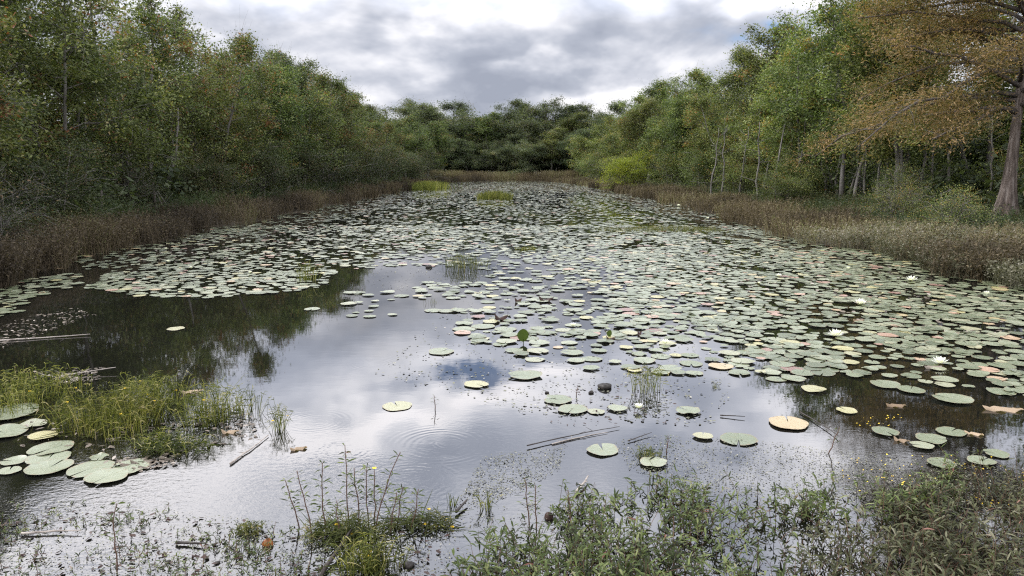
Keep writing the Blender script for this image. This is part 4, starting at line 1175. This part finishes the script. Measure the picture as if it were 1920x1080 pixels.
for a in [(588, 1010, .42, -.13, 'reddish weed leaning left, outermost of the tall weeds', 101), (560, 990, .30, -.3, 'thin weed leaning far left of the tall weeds', 102), (612, 1000, .46, -.04, 'bare tall weed with hooked leaves, third of the tall weeds', 103, None, 34),
          (655, 985, .50, -.08, 'tallest thin weed reaching above the open water', 104), (672, 990, .40, -.05, 'leafy topped weed left of the yellow flower', 105, None, 30), (690, 985, .38, -.03, 'straight dark weed crowned with round green leaves', 106, None, 34, .05),
          (706, 990, .37, -.01, 'weed topped by a single yellow flower', 107, 1, 22), (700, 1000, .50, .20, 'tall weed leaning right with feathery tip', 108, None, 40, .05), (730, 1000, .26, .1, 'low bushy weed behind the feathery one', 109, None, 40, .04), (745, 985, .25, .15, 'bushy yellowish weed at the right of the tall weeds', 110, None, 44, .045),
          (770, 995, .28, .22, 'drooping weed with curved leaves right of the bushy one', 111, None, 26), (635, 1010, .24, .05, 'short brown weed at the foot of the tall weeds', 112), (217, 1075, .40, .0, 'lonely thin dark weed in the near left shallows', 113, None, 14),
          (815, 768, .14, .0, 'single dark sprig with its mirror image on open water', 114, None, 10, .03), (1082, 742, .12, .05, 'small forked dark sprig near two green pads', 115, None, 8, .03), (1250, 850, .14, .1, 'brown sprig at the worn pale pad', 116, None, 18, .03),
          (992, 985, .32, -.10, 'tall brown weed with narrow dead leaves above the specks', 117, None, 30, .045), (1005, 990, .28, -.02, 'companion weed right of the tall brown one', 118, None, 26, .04), (1068, 985, .25, -.02, 'weed with a pink tip above the smartweed', 119, None, 16, .04), (1550, 850, .22, .35, 'broken dark twiggy weed slanting over black water', 120, None, 12, .04)]:
    weed(*a)

# ---------------------------------------------------------------- smartweed mass along the near bank
def smartweed(name, label, n, region, h0, h1, seed, mat='weed', ll=.074, nl=7, stem='stem_red', w_=.16):
    r = np.random.default_rng(seed)
    global rng
    keep_rng = rng; rng = r
    px = r.uniform(region[0], region[1], n * 3); v = r.uniform(size=n * 3)
    top = np.interp(px, [a for a, b in region[2]], [b for a, b in region[2]])
    py = top + (region[3] - top) * v ** .9
    d = np.array([at(a, b) for a, b in zip(px, py)])
    g = .5 + .5 * np.sin(d[:, 0] * 6 + 2 * np.sin(d[:, 1] * 5)) * np.sin(d[:, 1] * 7 + d[:, 0] * 3)
    k = (r.uniform(size=len(d)) < .05 + .95 * g ** 1.7)
    d = d[k][:n]; g = g[k][:n]; n = len(d)
    H = (h0 + (h1 - h0) * r.uniform(size=n)) * (.7 + .45 * g)
    D = np.stack([r.normal(0, .28, n), r.normal(0, .28, n), np.ones(n)], -1)
    bend = np.stack([r.normal(0, .25, n), r.normal(0, .25, n), np.zeros(n)], -1)
    sm = MB()
    P = d.copy(); P[:, 2] = -.03
    C = curves(sm, P, D, H, .0042, 4, bend, [1, .9, .8, .7, .5], r.uniform(0, 1, n), True)
    idx = np.repeat(np.arange(n), nl); m_ = len(idx)
    u = r.uniform(.2, 1.0, m_) ** .8; fi = u * 4; i0 = np.minimum(fi.astype(int), 3); f = (fi - i0)[:, None]
    base = C[idx, i0] * (1 - f) + C[idx, i0 + 1] * f
    DD = np.stack([r.normal(size=m_), r.normal(size=m_), r.uniform(.0, 1.5, m_)], -1)
    tt = np.clip(r.beta(2, 2, n)[idx] * .8 + r.normal(0, .15, m_), 0, 1)
    lm = MB()
    side = np.cross(unit(DD), np.array([0, 0, 1.0])); side = unit(side) ; side = np.cross(unit(DD), side) + r.normal(0, .35, (m_, 3))
    curves(lm, base, DD, ll * r.uniform(.5, 1.2, m_), ll * w_, 4, np.stack([0 * u, 0 * u, -r.uniform(.1, .9, m_)], -1), [.25, .9, 1, .65, .05], tt, side=side)
    rng = keep_rng
    root = sm.obj(name, M[stem]); lo = lm.obj('leaves', M[mat], root); lo['kind'] = 'stuff'
    tag(root, label, kind='stuff')
smartweed('smartweed', 'tangled green smartweed growing out of the near shallows', 900, (850, 1500, [(850, 1075), (930, 1030), (1050, 1010), (1200, 985), (1350, 985), (1500, 1000)], 1240), .12, .27, 131)
smartweed('smartweed', 'grey green smartweed mass in the near right corner', 1050, (1460, 2080, [(1460, 1010), (1600, 985), (1750, 930), (1950, 890)], 1240), .12, .26, 132, 'weed_grey', .070)
smartweed('smartweed', 'dark leafy sprigs standing in the water before the near weeds', 300, (1040, 1800, [(1040, 960), (1200, 915), (1400, 925), (1600, 905), (1800, 880)], 990), .08, .22, 133)
smartweed('bottom_sprouts', 'scattered wet sprouts in the near left shallows', 700, (-60, 620, [(-60, 960), (200, 940), (400, 965), (560, 985)], 1150), .02, .10, 134, 'weed', .04, 6)

# ---------------------------------------------------------------- floating debris and specks
def specks(name, label, polys, n, s0, s1, mat, seed, asp=.6, flat=True, thr=.35):
    r = np.random.default_rng(seed); mb = MB()
    pts = []
    for poly, share in polys:
        xs = [a for a, b in poly]; ys = [b for a, b in poly]
        m_ = int(n * share); got = 0; tries = 0
        while got < m_ and tries < m_ * 12:
            tries += 1
            px, py = r.uniform(min(xs), max(xs)), r.uniform(min(ys), max(ys))
            if not inpoly(px, py, poly): continue
            p = at(px, py)
            g = .5 + .5 * math.sin(p[0] * 9 + 3 * math.sin(p[1] * 7 + seed)) * math.sin(p[1] * 11 + 2 * math.sin(p[0] * 5))
            if r.uniform() > thr + (1 - thr) * g: continue
            pts.append(p); got += 1
    P = np.array(pts); k = len(P)
    P[:, 2] = r.uniform(.003, .012, k)
    size_ = r.uniform(s0, s1, k) ; 
    a = r.uniform(0, 6.28, k)
    D = np.stack([np.cos(a), np.sin(a), r.normal(0, .08, k)], -1)
    side = np.stack([r.normal(0, .25, k), r.normal(0, .25, k), np.ones(k)], -1)
    S = unit(np.cross(D, side)); L = size_[:, None]; W = L * asp * .5
    cx = [(0, 0), (.3, .9), (.75, .8), (1, .1), (.75, -.8), (.3, -.9)]
    V = np.stack([P + D * L * u + S * W * v + np.array([0, 0, .003]) * abs(v) for u, v in cx], 1)
    mb.add(V.reshape(-1, 3), np.arange(k * 6).reshape(k, 6), np.repeat(r.beta(1.6, 2.0, k), 6))
    tag(mb.obj(name, M[mat]), label, kind='stuff')
specks('floating_specks', 'tiny floating leaves sprinkled over the near water', [
    ([(870, 925), (905, 855), (1060, 838), (1050, 880), (980, 920), (900, 950), (850, 945)], .12),
    ([(1240, 815), (1450, 830), (1620, 850), (1920, 880), (1980, 960), (1600, 940), (1300, 925), (1180, 880), (1150, 830)], .43),
    ([(-60, 930), (250, 950), (560, 985), (820, 985), (860, 1120), (-100, 1120)], .27),
    ([(830, 950), (1300, 930), (1900, 900), (2000, 1080), (830, 1080)], .18)], 11000, .006, .017, 'duck', 141)
specks('floating_debris', 'pale dead leaves floating around the sedge island', [
    ([(40, 700), (130, 690), (190, 690), (180, 715), (100, 725)], .14),
    ([(20, 840), (330, 850), (470, 830), (500, 790), (420, 770), (300, 800), (60, 790)], .20),
    ([(200, 865), (320, 850), (330, 875), (250, 885)], .10),
    ([(0, 615), (60, 590), (150, 578), (180, 590), (100, 620), (0, 655)], .22)], 1300, .02, .07, 'debris', 142, .45, thr=.1)
specks('floating_debris', 'brown floating leaves strewn among the far pads', [
    ([(200, 475), (560, 420), (900, 430), (930, 470), (560, 480), (300, 500)], .5), ([(1100, 440), (1500, 450), (1900, 560), (1900, 640), (1300, 560)], .5)], 1500, .05, .12, 'debris', 143, .5, thr=.05)
specks('floating_scum', 'thin scum of tiny leaves between the pads in mid water', [([(860, 560), (1100, 520), (1400, 700), (1330, 800), (1000, 780), (700, 700)], .6), ([(650, 480), (1000, 470), (1150, 520), (900, 560), (700, 540)], .4)], 2600, .010, .040, 'duck', 146)
specks('floating_debris', 'dark sodden leaf scraps floating in the near shallows', [
    ([(-60, 940), (560, 985), (860, 985), (860, 1110), (-60, 1110)], .75), ([(1020, 720), (1260, 720), (1300, 800), (1020, 800)], .25)], 420, .015, .05, 'dead_dark', 144, .5)
specks('yellow_blossoms', 'tiny yellow bladderwort blossoms dotting the near right weed', [
    ([(1540, 855), (1920, 850), (1950, 960), (1600, 930)], .8), ([(1600, 770), (1720, 780), (1700, 800), (1600, 800)], .2)], 130, .009, .016, 'stamen', 145, .9)

def stick(a, b, rad, mat, label, z0=.012, z1=.02, name='floating_stick', seed=1):
    p, q_ = at(*a), at(*b)
    r = np.random.default_rng(seed)
    t = np.linspace(0, 1, 12)[:, None]
    P = p * (1 - t) + q_ * t; P[:, 2] = (z0 * (1 - t) + z1 * t)[:, 0]
    L = np.linalg.norm(q_ - p)
    P += np.cumsum(r.normal(0, .006 * L, (12, 3)), 0) * np.array([1, 1, .15]) * (np.sin(t * math.pi) * .8 + .2)
    mb = MB()
    tube(mb, P, rad * (1 - .55 * t[:, 0]) * r.uniform(.85, 1.15, 12), 7)
    for k in range(3):
        j = r.integers(2, 10)
        d = unit(np.array([r.normal(), r.normal(), .25]))
        tube(mb, np.stack([P[j], P[j] + d * L * .05, P[j] + d * L * .09]), [rad * .4, rad * .3, rad * .15], 4)
    o = mb.obj(name, M[mat], smooth=True)
    tag(o, label, 'stick')
stick((988, 840), (1162, 803), .0055, 'stick_dark', 'long thin floating stick with a knobbed end in mid foreground', .02, .015, seed=1)
stick((1035, 834), (1140, 812), .005, 'stick', 'pale flat reed stalk lying along the long stick', .008, .008, seed=2)
stick((1080, 928), (1102, 900), .011, 'stick', 'short pale broken stalk pointing up beside the smartweed', .02, .03, seed=3)
stick((432, 872), (503, 818), .008, 'stick', 'straight pale stalk floating slantwise off the sedge island', .01, .012, seed=4)
stick((1178, 829), (1222, 815), .005, 'stick_dark', 'thin dark twig behind the round pale pad', seed=5)
stick((40, 1004), (152, 1001), .008, 'stick', 'brown flat stalk lying level in the near left shallows', seed=6)
stick((330, 1021), (388, 1024), .010, 'stick_dark', 'stubby black twig in the near shallows', seed=7)
stick((600, 1085), (660, 1010), .014, 'stick_dark', 'wet black branch sloping through the mossy tuft', .01, .06, seed=8)
stick((1350, 781), (1397, 785), .006, 'stick_dark', 'thin dark stalk beyond the dark edged pad', seed=9)
stick((0, 640), (170, 629), .010, 'stick', 'pale stalk floating level on black water at left', seed=10)
stick((110, 708), (218, 697), .009, 'stick', 'bleached stalk lying behind the sedge island', .01, .05, seed=11)
stick((855, 965), (876, 945), .012, 'stick_dark', 'black slanting stub at the edge of the specks', .02, .03, seed=12)
stick((1500, 775), (1570, 822), .006, 'stick_dark', 'thin twig trailing into the black reflection', seed=13)
# log on the right bank under the cypress
pa, pb = at(1790, 432, .45), at(1870, 424, .5)
mb = MB(); t = np.linspace(0, 1, 8)[:, None]
tube(mb, pa * (1 - t) + pb * t + np.sin(t * 5) * np.array([0, .03, .03]), [.05, .06, .06, .065, .07, .07, .065, .06], 9)
tag(mb.obj('fallen_log', M['bark'], smooth=True), 'grey fallen log lying in the scrub left of the cypress foot', 'log')

def lump(px, py, w_px, mat, label, name='mud_lump', cat='lump', flat=.6, seed=0):
    p = at(px, py); r = w_px * (p[1] * math.cos(PITCH) + CAM_H * math.sin(PITCH)) / F_PX / 2
    g = np.random.default_rng(seed + int(px)); mb = MB(); k, m_ = 9, 14
    V = []
    for i in range(k):
        ph = math.pi * i / (k - 1)
        for j in range(m_):
            a = 2 * math.pi * j / m_
            rr = r * (1 + .18 * math.sin(3 * a + seed) * math.sin(ph) + g.normal(0, .04))
            V.append([rr * math.sin(ph) * math.cos(a), rr * math.sin(ph) * math.sin(a) * .8, rr * math.cos(ph) * flat])
    i = np.arange(k - 1)[:, None] * m_; j = np.arange(m_)[None]
    mb.add(V, np.stack([i + j, i + m_ + j, i + m_ + (j + 1) % m_, i + (j + 1) % m_], -1).reshape(-1, 4))
    o = mb.obj(name, M[mat], smooth=True); o.location = (p[0], p[1], r * .25)
    tag(o, label, cat); return o
lump(1134, 728, 26, 'mud', 'black humped lump of rotten root beside the near sedge tuft', flat=.5)
lump(503, 1021, 20, 'rust_fruit', 'orange brown fruit floating in the near left shallows', 'floating_fruit', 'fruit', .95, 3)
lump(316, 1054, 10, 'mud', 'small black lump near the bottom left of the water', seed=4)
lump(408, 1056, 10, 'mud', 'small black lump right of its twin in the shallows', seed=5)
lump(766, 1062, 22, 'mud', 'dark brown lump below the moss patch', seed=6)
lump(1029, 972, 17, 'dead_dark', 'dark seed head like lump among the smartweed tops', seed=7, flat=1.2)
lump(1025, 737, 8, 'mud', 'tiny dark lump left of the forked sprig', seed=8)
lump(1108, 737, 10, 'mud', 'tiny dark lump right of the forked sprig', seed=9)
lump(540, 503, 5, 'mud', 'dark speck of wood at the left edge of open water', seed=10)
lump(805, 502, 12, 'mud', 'dark twig end poking out left of the pale grass tuft', seed=11)
